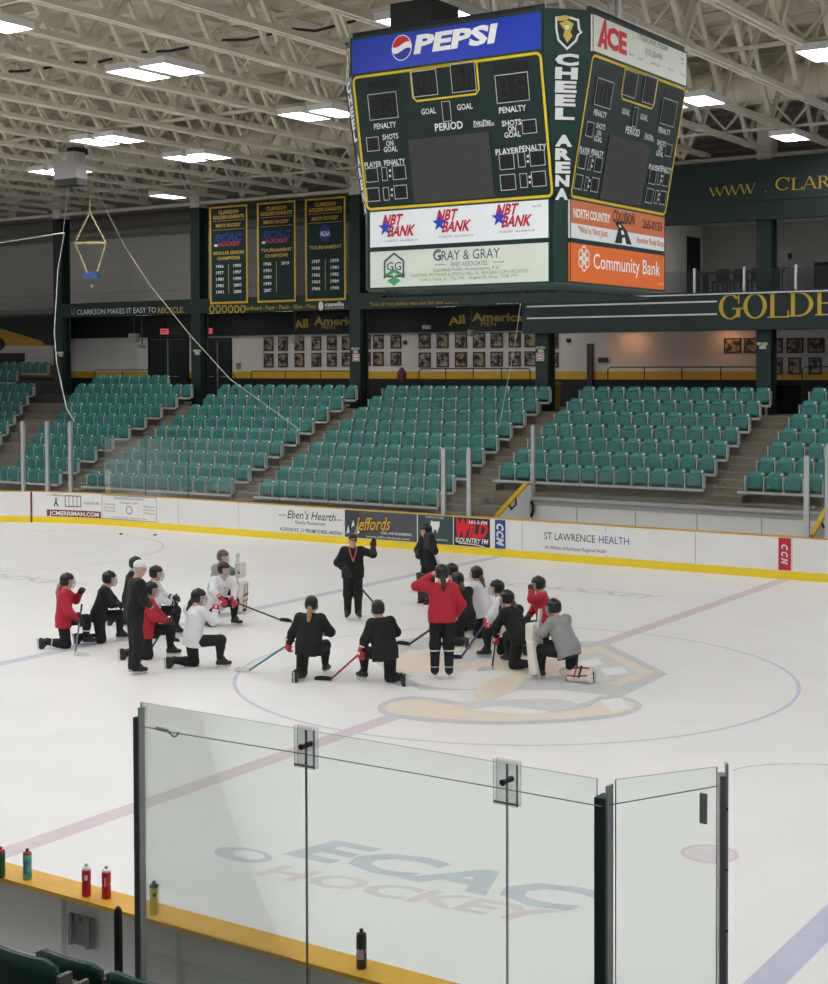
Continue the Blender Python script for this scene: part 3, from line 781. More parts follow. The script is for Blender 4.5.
# ---- corner panels with the arena name and a crest
def corner(a0, a1, z0, z1, dirx, diry):
    lo = CC+np.array((dirx*(HW+a0)/2, diry*(HW+a0)/2, z0)); hi = CC+np.array((dirx*(HW+a1)/2, diry*(HW+a1)/2, z1))
    N = np.array((dirx, diry, 0))/math.sqrt(2); U = np.cross((0, 0, 1), N)
    return Frame((lo+hi)/2, U, hi-lo), np.linalg.norm(hi-lo)
for dx, dy in ((1, -1), (-1, -1)):
    Fv, ln2 = corner(AL-.02, AU-.02, 7.6, 9.6, dx, dy); Ft, _ = corner(AU-.02, AU-.02, 9.6, 10.27, dx, dy)
    b = MB()
    n = len('CHEEL ARENA')
    py_ = [57, 75, 92, 107, 123, 0, 137, 153, 165, 176, 188]
    for i, ch in enumerate('CHEEL ARENA'):
        if ch == ' ': continue
        v = ln2/2-.06-i*.193; wd = .36-.016*i
        b.text(ch, Fv, 0, v, .15, wd, bold=.055, n=.02, mi=0)
    b.build('lettering', [M_LETW], sb)
    b = MB()   # generic gold and white shield
    sh = [(-.2, .22), (-.02, .25), (.2, .2), (.22, .05), (.26, .0), (.2, -.04), (.16, -.14), (.0, -.28), (-.16, -.14), (-.2, .05)]
    b.poly([(x*.9, y*.95) for x, y in sh], Ft, .02, 0); b.poly([(x*.74, y*.8) for x, y in sh], Ft, .022, 2)
    b.poly([(-.12, .12), (0, .17), (.10, .12), (.05, .0), (.08, -.06), (.0, -.16), (-.06, -.06), (-.04, .02)], Ft, .024, 1); b.poly([(-.16, .2), (-.04, .24), (.06, .22), (-.02, .16), (-.14, .15)], Ft, .026, 1)
    b.poly([(-.05, .09), (.04, .1), (.03, .04), (-.02, .03)], Ft, .026, 0)
    b.build('crest', [M_LETW, mat('crest_gold', (214, 186, 82), .45), M_SBP], sb)
# ---- frame on top and hanging cables
b = MB()
for z in (10.3,):
    for s in 'senw':
        f_ = face(s, AU-.05, z); b.bar(f_.pt(-HW, 0), f_.pt(HW, 0), .06)
b.box(CC[0]-1.05, CC[0]-.3, CC[1]-2.1, CC[1]-1.3, 10.29, 10.72)
b.bar((CC[0]-.6, CC[1]-1.6, 10.7), (CC[0]-.6, CC[1]-1.6, 11.5), .03)
b.box(CC[0]-.2, CC[0]+.7, CC[1]-.8, CC[1]+.8, 10.28, 10.6)
b.build('top_frame', M_DARK, sb)
for sx in (-1, 1):
    for sy in (-1, 1):
        b = MB(); b.tube([(CC[0]+sx*1.2, CC[1]+sy*1.2, 10.25), (CC[0]+sx*1.2, CC[1]+sy*1.2, 14.2)], .02, 6); b.build('cable', M_ALU, sb)
b = MB()
P0 = at(620, 6, 0, CC[0]+2.0); P1 = at(637, 28, 0, CC[0]+2.0)
b.tube([(P0[0], P0[1], 10.25), (P0[0], P0[1], 11.6)], .025, 6); b.tube([(P0[0], P0[1], 10.55), (P1[0], P1[1], 10.55), (P1[0], P1[1], 10.25)], .02, 6)
b.build('mast', M_WHITE, sb)
# ================================================================ stadium seats
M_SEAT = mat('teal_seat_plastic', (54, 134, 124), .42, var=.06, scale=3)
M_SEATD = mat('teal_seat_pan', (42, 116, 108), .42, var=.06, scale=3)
M_STD = mat('seat_standard', (196, 200, 196), .5, var=.04)
SP = .508
def shell(b, w, z0, z1, y0, y1, t, cur=.03, rc=.06, mi=0, n=8):
    """curved back panel between (y0,z0) and (y1,z1), rounded top corners, thickness t"""
    cols = np.linspace(-1, 1, n+1); rows = 5; vs = []
    for side in (0, 1):
        for j in range(rows+1):
            tt = j/rows
            for c in cols:
                x = c*w/2; top = z1-(max(0, abs(x)-(w/2-rc))**2)/rc*1.0
                z = z0+(top-z0)*tt; y = y0+(y1-y0)*tt+cur*(1-c*c)+side*t
                vs.append((x, y, z))
    fs = []; k = n+1; S = (rows+1)*k
    for j in range(rows):
        for i in range(n):
            a = j*k+i
            fs.append((a, a+1, a+1+k, a+k)); fs.append((S+a, S+a+k, S+a+1+k, S+a+1))
    for i in range(n):
        fs.append((i, S+i, S+i+1, i+1)); a = rows*k+i; fs.append((a, a+1, S+a+1, S+a))
    for j in range(rows):
        a = j*k; fs.append((a, a+k, S+a+k, S+a)); a = j*k+n; fs.append((a, S+a, S+a+k, a+k))
    b.add(vs, fs, mi)
def standard(root, x):
    b = MB(); b.box(x-.013, x+.013, -.13, .04, .31, .69); b.box(x-.022, x+.022, -.16, .03, .69, .712); return b.build('standard', M_STD, root)
def seat_parts(root):
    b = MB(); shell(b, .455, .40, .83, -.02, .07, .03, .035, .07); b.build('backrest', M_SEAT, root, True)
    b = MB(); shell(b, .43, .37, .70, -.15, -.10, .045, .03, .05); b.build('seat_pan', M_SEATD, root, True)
    standard(root, SP/2)
    b = MB(); b.box(.125, .185, .060, .074, .745, .80); b.build('number_plate', M_WHITE, root)
ORD = ['top', 'second', 'third', 'fourth', 'fifth', 'sixth', 'seventh', 'eighth', 'bottom']
NUM = ['first', 'second', 'third', 'fourth', 'fifth', 'sixth', 'seventh', 'eighth', 'ninth', 'tenth', 'eleventh', 'twelfth', 'thirteenth']
proto = None; left_std = None
def seat(x, k, label, group):
    global proto
    if proto is None:
        proto = thing('stadium_seat', label, 'seat', (x, rowY(k), rowZ(k)), 0, group, False); seat_parts(proto); return proto
    o = copy_tree(proto); o.location = (x, rowY(k), rowZ(k)); o['label'] = label; o['group'] = group; return o
def rail(x0, x1, k, where):
    b = MB(); y = rowY(k); z = rowZ(k)
    b.box(x0, x1, y-.20, y-.12, z+.25, z+.30); b.box(x0, x1, y-.225, y-.205, z+.25, z+.32)
    for x in np.arange(x0+.3, x1, 1.0):
        b.box(x-.03, x+.03, y-.12, y+.155, z+.25, z+.29)
        if k == 0: b.box(x-.03, x+.03, y+.10, y+.155, z, z+.29)
    tag(b.build('seat_rail', M_LTGREY), 'light grey mounting rail under the '+where, 'rail', 'mounting rails of the teal seats')
def end_standard(o):
    global left_std
    if left_std is None: left_std = standard(o, -SP/2)
    else: c = left_std.copy(); COL.objects.link(c); c.parent = o
def block(xr, n, rows, pitch, place, group, nrow=9):
    for k in rows:
        nn = n(k) if callable(n) else n
        x0 = xr-nn*pitch if xr is not None else None
        for i in range(nn):
            lab = 'teal folding seat, %s from left in the %s row of the %s' % (NUM[i], ORD[k] if k < nrow-1 else 'bottom', place)
            o = seat(x0+pitch*(i+.5), k, lab, group)
            if i == 0: ends.append(o)
        rail(x0-.16, xr+.03, k, '%s seat row of the %s' % (ORD[k] if k < nrow-1 else 'bottom', place))
ends = []
block(-3.50, 12, range(7), .529, 'block right of scoreboard', 'teal seats in the block right of the scoreboard', 7)
block(-10.93, 13, range(9), .508, 'block under scoreboard', 'teal seats in the block under the scoreboard')
NR = [3, 3, 4, 4, 5, 5, 6]
for k in range(7):
    for i in range(NR[k]):
        o = seat(-2.33+.529*(i+.5), k, 'teal folding seat, %s from left in the %s row beside the right picture edge' % (NUM[i], ORD[k]), 'teal seats at the right picture edge')
        if i == 0: ends.append(o)
    rail(-2.50, -2.33+.529*NR[k], k, ORD[k]+' seat row at the right picture edge')
block(-18.68, 12, range(4, 9), .538, 'block under the pennants', 'teal seats in the block under the pennants')
for o in ends: end_standard(o)
# the farther seats, smaller in the picture: one body of seats
far_b = MB(); far_r = MB()
def far_seat(x, y, z):
    global far_b
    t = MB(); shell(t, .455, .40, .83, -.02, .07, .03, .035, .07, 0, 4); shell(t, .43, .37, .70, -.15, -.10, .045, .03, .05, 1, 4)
    t.box(SP/2-.012, SP/2+.012, -.10, .04, .3, .69, 2); t.box(.125, .185, .060, .074, .745, .80, 3)
    for f, mi in zip(t.f, t.m): far_b.f.append(tuple(i+far_b.n for i in f)); far_b.m.append(mi)
    far_b.v += [(a+x, c+y, d+z) for a, c, d in t.v]; far_b.n += t.n
def far_row(x0, x1, k, z=None, y=None, pitch=.525):
    y = rowY(k) if y is None else y; z = rowZ(k) if z is None else z
    n = int((x1-x0)/pitch+.01)
    for i in range(n): far_seat(x1-pitch*(i+.5), y, z)
    far_b.box(x1-n*pitch-.1, x1+.03, y-.215, y-.12, z+.25, z+.32, 2)
for k in range(4): far_row(-25.14, -18.68, k, pitch=.538)
S1L = [-33.26, -32.75, -32.2, -31.7, -31.2, -30.8, -30.4, -30.1, -29.9]
for k in range(9): far_row(S1L[k], -26.48, k)
far_row(-32.9, -28.45, 0, 3.92, 22.34)
for k in range(9): far_row(-42.0, -35.24+.56*min(k, 5)+.3*max(0, k-5), k)
for j, (xr, z) in enumerate(((-36.2, 4.48), (-37.6, 4.1), (-38.2, 3.75))): far_row(-42.5, xr, 0, z, 23.2-.5*j)
o = far_b.build('stadium_seats', [M_SEAT, M_SEATD, M_STD, M_WHITE], None, False, (-31, 18, .7))
tag(o, 'rows of teal folding seats of the far left blocks and upper rows under the pennants', 'seats', None, 'stuff')
# the stand's upper left tiers carrying the last rows
b = MB(); b.box(-46, -28.3, 21.95, 23.0, 3.5, 3.92); b.box(-46, -36.0, 21.6, 22.6, 3.5, 3.78); b.box(-46, -37, 22.0, 22.9, 3.5, 4.1); b.box(-46, -36, 22.6, 23.6, 3.5, 4.48)
struct('floor_tier', b, M_CONCD)
# handrails behind the last row and dark rail fences
def handrail(x0, x1, n, z, lab, y=22.75):
    b = MB(); b.tube([(x0, y, 3.58), (x0, y, z-.08), (x0+.08, y, z), (x1-.08, y, z), (x1, y, z-.08), (x1, y, 3.58)], .02, 6)
    for i in range(1, n): x = x0+(x1-x0)*i/n; b.tube([(x, y, 3.58), (x, y, z)], .018, 6)
    b.tube([(x0, y, z-.5), (x1, y, z-.5)], .02, 6)
    tag(b.build('handrail', M_DARK), lab, 'handrail', 'black handrails behind the top seat rows')
handrail(-9.5, -4.3, 4, 5.02, 'black pipe handrail behind the top row of the block right of the scoreboard')
handrail(-16.9, -12.4, 4, 4.98, 'black pipe handrail behind the top row under the scoreboard')
handrail(-24.6, -19.6, 3, 4.90, 'black pipe handrail behind the top row under the pennants')
handrail(-33.0, -29.8, 2, 4.95, 'black pipe handrail behind the top row left of the doors')
handrail(-3.0, -.6, 2, 5.02, 'black pipe handrail behind the top row at the right picture edge')
handrail(-28.9, -25.6, 3, 4.75, 'black rail in front of the dark double doors', 23.0)

# ================================================================ advertising on the far boards
def ad(px0, px1, py0, py1, pxs, label, m_face, draw, name='advertising_panel', mats=(), cat='sign', side=None):
    """a printed panel on the boards, edges given where the photograph shows them"""
    u0, u1 = ub(px0), ub(px1); um = (u0+u1)/2
    v1, v0 = vb(um, py0), vb(um, py1)
    v0 = max(v0, .215); v1 = min(v1, .99)
    b = MB(); us = np.linspace(u0, u1, max(3, int((u1-u0)/.08)))
    sweep(b, [(.006, v0), (.006, v1), (.001, v1), (.001, v0)], us, 0)
    o = b.build(name, m_face, None, loc=tuple(BD.pt(um, v0)))
    tag(o, label, cat, side)
    l = MB(); draw(l, u0, u1, v0, v1, lambda x, y: (ub(x), vb(ub(x), y)))
    l.build('lettering', list(mats), o)
    return o
BB = Boards(.008)
M_INK = mat('ink_dark', (44, 50, 60), .5, var=0); M_INKB = mat('ink_blue', (58, 96, 160), .5, var=0); M_INKR = mat('ink_red', (176, 34, 44), .5, var=0)
M_INKG = mat('ink_grey', (110, 112, 112), .5, var=0); M_MAROON = mat('ink_maroon', (122, 40, 48), .5, var=.03)
def d1(b, u0, u1, v0, v1, P):
    h = v1-v0
    b.rect(BB, u0, u1, v0, v0+.28*h, .0, 0, 24)
    b.text('JCMERRIMAN.COM', BB, (u0+u1)/2, v0+.14*h, .17*h, (u1-u0)*.92, bold=.03, n=.006, mi=3)
    um = u0+(u1-u0)*.47; w = (u1-u0)*.15
    b.frame_lines(BB, um-w, um+w, v0+.42*h, v0+.9*h, .03, .002, 0)
    for i in range(1, 4): b.rect(BB, um-w+2*w*i/4-.012, um-w+2*w*i/4+.012, v0+.42*h, v0+.9*h, .003, 0)
    ux = u0+(u1-u0)*.16
    b.poly([(ux-.1, v0+.42*h), (ux-.03, v0+.62*h), (ux-.02, v0+.8*h), (ux+.03, v0+.8*h), (ux+.03, v0+.62*h), (ux+.1, v0+.42*h), (ux+.05, v0+.42*h), (ux, v0+.55*h), (ux-.05, v0+.42*h)], BB, .002, 1)
    b.text('J.C. MERRIMAN', BB, ux, v0+.9*h, .09*h, (u1-u0)*.3, n=.003, mi=1, rot=-.05)
    b.text('MARVIN', BB, u0+(u1-u0)*.78, v0+.6*h, .12*h, (u1-u0)*.22, n=.003, mi=2); b.rect(BB, u1-.18, u1-.1, v0+.55*h, v0+.67*h, .003, 4)
ad(47, 101, 492, 519, 0, 'white board panel with window picture and maroon web address strip, far left', M_BOARD, d1, mats=(M_MAROON, M_INK, M_INKG, M_WHITE, M_YEL))
def d2(b, u0, u1, v0, v1, P):
    h = v1-v0; um = (u0+u1)/2; b.frame_lines(BB, u0, u1, v0, v1, .015, .001, 0)
    b.text('MAPLE RIDGE RACEWAY', BB, um, v0+.88*h, .1*h, (u1-u0)*.55, n=.003, mi=0); b.text('Canton, NY', BB, um, v0+.72*h, .1*h, (u1-u0)*.34, n=.003, mi=0)
    b.band([(um+.12*math.cos(t), v0+.42*h+.12*math.sin(t)) for t in np.linspace(0, 2*math.pi, 25)[:-1]], .03, BB, .002, 0)
    for i in range(3):
        for s, c in ((-1, ('Automobile', 'Insurance', 'Financial')), (1, ('Glass', 'Homeowners', 'Collision'))): b.text(c[i], BB, um+s*(u1-u0)*.36, v0+(.62-.14*i)*h, .075*h, (u1-u0)*.2, n=.003, mi=0)
    b.text('serving the north country since 1968', BB, um, v0+.1*h, .06*h, (u1-u0)*.6, n=.003, mi=0)
ad(102, 157, 495, 523, 0, 'white bordered board panel with a round seal and small grey print', M_BOARD, d2, mats=(M_INKG,))
def d3(b, u0, u1, v0, v1, P):
    h = v1-v0; um = (u0+u1)/2
    b.text('Eben\'s Hearth', BB, um+.05, v0+.70*h, .30*h, (u1-u0)*.72, shear=.25, n=.003, bold=.005)
    b.text('www.', BB, u0+.18, v0+.66*h, .08*h, .28, n=.003); b.text('.com', BB, u1-.2, v0+.62*h, .08*h, .26, n=.003)
    b.text('Family Restaurant', BB, um, v0+.42*h, .13*h, (u1-u0)*.46, shear=.2, n=.003)
    b.text('ACROSS RT. 11 FROM CHEEL ARENA!', BB, um, v0+.12*h, .13*h, (u1-u0)*.95, n=.003, bold=.01)
ad(278, 344, 506, 535, 0, 'white board panel with dark script restaurant lettering', M_BOARD, d3, mats=(M_INK,))
M_GRAD = mat('panel_charcoal', (78, 80, 86), .4, var=.15, scale=.8); M_GOLD = mat('letter_gold', (210, 170, 60), .45, var=.05)
def d4(b, u0, u1, v0, v1, P):
    h = v1-v0; L = u1-u0
    b.poly([(u0, v0), (u0+.3*L, v0), (u0+.2*L, v1), (u0, v1)], BB, .0, 1)
    for i in range(7): b.poly([(u0+.02*L+.035*L*i, v0+h*(.1+.13*(i*5 % 4))), (u0+.07*L+.035*L*i, v0+h*(.2+.13*(i*5 % 4))), (u0+.05*L+.035*L*i, v0+h*(.45+.1*(i % 3)))], BB, .0015, 2+(i % 2))
    b.text('Jeffords', BB, u0+.40*L, v0+.56*h, .52*h, .5*L, shear=.3, n=.003, bold=.05, mi=3, rot=.06)
    b.text('Jeffords', BB, u0+.40*L, v0+.56*h, .48*h, .49*L, shear=.3, n=.0045, bold=.015, mi=0, rot=.06)
    b.text('STEEL AND ENGINEERING', BB, u0+.72*L, v0+.25*h, .09*h, .42*L, n=.003, mi=2, bold=.01); b.text('www.jeffordssteel.com', BB, u0+.6*L, v0+.09*h, .08*h, .6*L, n=.003, mi=2)
ad(345, 417, 510, 543, 0, 'charcoal board panel with gold script lettering', M_GRAD, d4, mats=(M_GOLD, mat('panel_slate', (58, 66, 82), .4, var=.2, scale=3), M_LETW, M_DARK))
def d5(b, u0, u1, v0, v1, P):
    h = v1-v0; um = u0+(u1-u0)*.5
    b.poly([(um-.14, v0+.82*h), (um-.05, v0+.78*h), (um, v0+.8*h), (um+.05, v0+.78*h), (um+.14, v0+.82*h), (um+.15, v0+.66*h), (um+.1, v0+.52*h), (um+.07, v0+.36*h), (um+.03, v0+.5*h), (um-.03, v0+.5*h), (um-.07, v0+.36*h), (um-.1, v0+.52*h), (um-.15, v0+.66*h)], BB, .002, 0)
    b.text('DENTAL', BB, um, v0+.93*h, .07*h, .6, n=.003, mi=0); b.text('Family Dentistry', BB, um, v0+.16*h, .08*h, (u1-u0)*.7, n=.003, mi=0)
ad(418, 453, 515, 547, 0, 'dark green board panel with a white tooth picture', mat('panel_green', (52, 74, 72), .4), d5, mats=(M_LETW,))
def d6(b, u0, u1, v0, v1, P):
    h = v1-v0; L = u1-u0; um = (u0+u1)/2
    b.text('WILD', BB, um, v0+.60*h, .5*h, .9*L, shear=.15, bold=.05, n=.003, mi=0); b.text('W', BB, u0+.22*L, v0+.62*h, .62*h, .4*L, shear=.15, bold=.05, n=.0035, mi=0)
    b.text('101.5 FM', BB, u0+.68*L, v0+.86*h, .11*h, .5*L, bold=.03, n=.004, mi=1)
    b.text('COUNTRY FM', BB, um, v0+.2*h, .17*h, .9*L, shear=.2, bold=.03, n=.003, mi=1)
    b.band([(u0+.05*L, v0+.28*h), (u0+.15*L, v0+.09*h), (u0+.6*L, v0+.07*h), (u0+.85*L, v0+.02*h)], .025, BB, .003, 1, False)
ad(454, 490, 518, 550, 0, 'black board panel with big red radio lettering', mat('panel_black', (34, 34, 36), .4), d6, mats=(M_INKR if False else mat('ink_bright_red', (222, 30, 44), .45, var=0), M_LETW))
def d7(b, u0, u1, v0, v1, P):
    h = v1-v0
    for i, ch in enumerate('CCM'): b.text(ch, BB, (u0+u1)/2, v0+h*(.76-.26*i), (u1-u0)*.62, h*.23, bold=.05, n=.003, mi=0, rot=-math.pi/2, shear=.2)
ad(495, 505.5, 520, 557, 0, 'tall blue board panel at the blue line with white vertical letters', mat('panel_blue', (36, 72, 156), .4), d7, mats=(M_LETW,))
def d8(b, u0, u1, v0, v1, P):
    h = v1-v0; L = u1-u0
    b.text('ST LAWRENCE', BB, u0+.305*L, v0+.68*h, .32*h, .60*L, n=.003, mi=0); b.text('HEALTH', BB, u0+.82*L, v0+.68*h, .32*h, .34*L, n=.003, mi=1)
    b.text('An Affiliate of Rochester Regional Health', BB, u0+.37*L, v0+.18*h, .15*h, .72*L, n=.003, mi=0)
ad(544, 630, 531, 554, 0, 'white board panel with blue and grey hospital lettering', M_BOARD, d8, mats=(M_INK, M_INKB))
def d9(b, u0, u1, v0, v1, P):
    h = v1-v0
    for i, ch in enumerate('CCM'): b.text(ch, BB, (u0+u1)/2, v0+h*(.72-.22*i), (u1-u0)*.5, h*.15, bold=.03, n=.003, mi=0, rot=-math.pi/2, shear=.2)
ad(778.5, 791, 538, 582, 0, 'tall red board panel at the centre line with white vertical letters', mat('panel_red', (196, 34, 62), .4), d9, mats=(M_LETW,))
b = MB(); u = ub(31.5); b.rect(BD, u-.035, u+.035, .0, 1.0, .016, 0)
tag(b.build('goal_line_stripe', M_MAROON), 'thin dark red vertical stripe on the white boards at far left', 'stripe')

# ================================================================ pennants between two columns
M_FELT = mat('banner_green', (12, 44, 42), .8, var=.05, scale=3); M_FELTD = mat('banner_dark', (10, 26, 26), .8, var=.05); M_GTX = mat('banner_gold', (206, 170, 60), .6, var=.03)
M_NVY = mat('logo_navy', (24, 52, 130), .6, var=0); M_LR = mat('logo_red', (176, 50, 66), .6, var=0)
def banner(px0, px1, py0, py1, label, lines, logo, cols):
    Fb = far(21.9); u0, v1 = Fb.px(px0, py0); u1, v0 = Fb.px(px1, py1); um = (u0+u1)/2; hh = v1-v0; ww = u1-u0
    Fq = Frame((um, 21.9, v0), (1, 0, 0), UP)
    o = thing('pennant', label, 'banner', (um, 21.9, v0))
    b = MB(); b.prism([(-ww/2, 0), (ww/2, 0), (ww/2, hh), (-ww/2, hh)], Fq, .02, 0, 0)
    b.frame_lines(Fq, -ww/2, ww/2, 0, hh, .075, .003, 1); b.rect(Fq, -ww/2+.09, ww/2-.09, hh*.74, hh-.09, .003, 2)
    cl = b.build('cloth', [M_FELT, M_YEL, M_FELTD], o)
    l = MB()
    l.text('CLARKSON', Fq, 0, hh*.935, .13, ww*.52, bold=.03, n=.006, mi=0); l.text('GOLDEN KNIGHTS', Fq, 0, hh*.885, .13, ww*.82, bold=.03, n=.006, mi=0)
    l.rect(Fq, -ww*.42, ww*.42, hh*.845, hh*.849, .006, 0); l.text("MEN'S HOCKEY", Fq, 0, hh*.80, .13, ww*.66, bold=.02, n=.006, mi=0); l.rect(Fq, -ww*.42, ww*.42, hh*.755, hh*.759, .006, 0)
    if logo == 'league':
        l.text('ECAC', Fq, .03, hh*.675, .26, ww*.7, shear=.3, bold=.05, n=.006, mi=2); l.text('HOCKEY', Fq, .03, hh*.61, .15, ww*.6, shear=.3, bold=.05, n=.006, mi=3)
        l.poly([(-ww*.33+.09*math.cos(t), hh*.60+.05*math.sin(t)) for t in np.linspace(0, 2*math.pi, 16)[:-1]], Fq, .008, 1)
    else:
        l.poly([(.26*math.cos(t), hh*.655+.31*math.sin(t)) for t in np.linspace(0, 2*math.pi, 30)[:-1]], Fq, .006, 2); l.text('NCAA', Fq, 0, hh*.65, .17, .42, bold=.04, n=.008, mi=1)
    for i, t in enumerate(lines): l.text(t, Fq, 0, hh*(.52-.055*i), .12, ww*(.8 if i == 0 else .6), bold=.03, n=.006, mi=0)
    l.rect(Fq, -.012, .012, hh*.1, hh*.40, .006, 0)
    for c, sx in zip(cols, (-1, 1)):
        for i, t in enumerate(c): l.text(t, Fq, sx*ww*.23, hh*(.385-.066*i), .11, ww*.2, bold=.03, n=.006, mi=1)
    l.build('lettering', [M_GTX, M_LETW, M_NVY, M_LR], cl)
    b = MB(); b.tube([(um-ww/2-.05, 21.91, v1+.01), (um+ww/2+.05, 21.91, v1+.01)], .025, 8); b.build('top_bar', M_DARK, o)
banner(209.5, 248, 207, 303, 'green pennant for regular season champions, leftmost of the three', ('REGULAR SEASON', 'CHAMPIONS'), 'league', (('1966', '1977', '1981', '1982', '1991'), ('1995', '1997', '1999', '2001', '2008')))
banner(257, 296, 203, 301.5, 'green pennant for tournament champions, middle of the three', ('TOURNAMENT', 'CHAMPIONS'), 'league', (('1966', '1991', '1993', '1999', '2007'), ('2019',)))
banner(305, 346, 199, 300, 'green pennant with round blue association logo, rightmost of the three', ('TOURNAMENT',), 'ncaa', (('1957', '1958', '1962', '1963', '1966'), ('1970', '1981', '1982', '1984', '1990')))
# ================================================================ lettering on the beams
FB_ = far(21.955)
def letters(name, label, F, items, mats, cat='lettering', group=None):
    b = MB()
    for it in items: it(b)
    return tag(b.build(name, mats, None), label, cat, group)
def T(F, t, px0, px1, py, hpx, mi=0, **k):
    (u0, v), (u1, v_) = F.px(px0, py), F.px(px1, py if not isinstance(py, tuple) else py[1])
    hh = abs(F.px((px0+px1)/2, py)[1]-F.px((px0+px1)/2, py+hpx)[1])
    return lambda b: b.text(t, F, (u0+u1)/2, (F.px(px0, py)[1]+F.px(px1, py)[1])/2, hh, u1-u0, n=.006, mi=mi, **k)
letters('beam_lettering', 'white and gold recycling slogan on the dark green beam, left bay', FB_, [T(FB_, 'CLARKSON MAKES IT EASY TO', 77, 156, 311, 5.5, 0), T(FB_, 'RECYCLE.', 158, 184, 310, 5.5, 1, bold=.01), T(FB_, 'U', 71, 75, 311.5, 6, 2, bold=.06)], [M_LETW, M_GTX, M_INKG])
def rings_(b):
    for i in range(6):
        u, v = FB_.px(212+6.2*i, 309)
        b.band([(u+.11*math.cos(t), v+.13*math.sin(t)) for t in np.linspace(0, 2*math.pi, 17)[:-1]], .05, FB_, .006, 0)
letters('beam_lettering', 'gold chain of rings and list of recyclables on the beam below the pennants', FB_, [rings_, T(FB_, 'Cardboard - Paper - Plastic - Glass - Metal', 244, 316, 307, 4.2, 0), T(FB_, 'casella', 325, 344, 304, 4, 1, bold=.03), T(FB_, 'WASTE SYSTEMS', 325, 344, 308, 2, 1),
        lambda b: b.poly([(FB_.px(321, 306)[0]+.12*math.cos(t), FB_.px(321, 306)[1]+.17*math.sin(t)) for t in np.linspace(0, 2*math.pi, 12)[:-1]], FB_, .006, 1)], [M_GTX, M_LETW])
letters('beam_lettering', 'gold recycling sentence with white label on the beam beneath the scoreboard', FB_, [T(FB_, 'Toss all recyclables into one bin and Casella does the rest.', 370, 490, 302.5, 4, 0),
        lambda b: b.rect(FB_, FB_.px(496, 300)[0], FB_.px(519, 300)[0], FB_.px(496, 304)[1], FB_.px(519, 297.5)[1], .006, 1), T(FB_, 'casella', 499, 517, 301.5, 3, 2)], [M_GTX, M_LETW, M_DARK])
FBW = far(26.295)
letters('beam_lettering', 'gold honour title in old lettering above the portraits left of the scoreboard', FBW, [T(FBW, 'All', 325, 345, 326, 9, 0, bold=.03, rot=.15), T(FBW, 'American', 360-4, 449-61, 321, 8, 0, bold=.03)] if False else
        [T(FBW, 'All', 294, 308, 324, 8, 0, bold=.035, rot=.12), T(FBW, 'American', 314, 366, 321, 8, 0, bold=.035, rot=-.02), T(FBW, 'MEN', 322, 335, 327.5, 4, 0)], [mat('sign_old_gold', (170, 148, 50), .5)])
letters('beam_lettering', 'gold honour title in old lettering above the portraits under the scoreboard', FBW, [T(FBW, 'All', 448, 465, 320, 8, 0, bold=.035, rot=.12), T(FBW, 'American', 472, 530, 317, 8, 0, bold=.035, rot=-.02), T(FBW, 'MEN', 481, 496, 324, 4.5, 0)], [mat('sign_old_gold', (170, 148, 50), .5)])
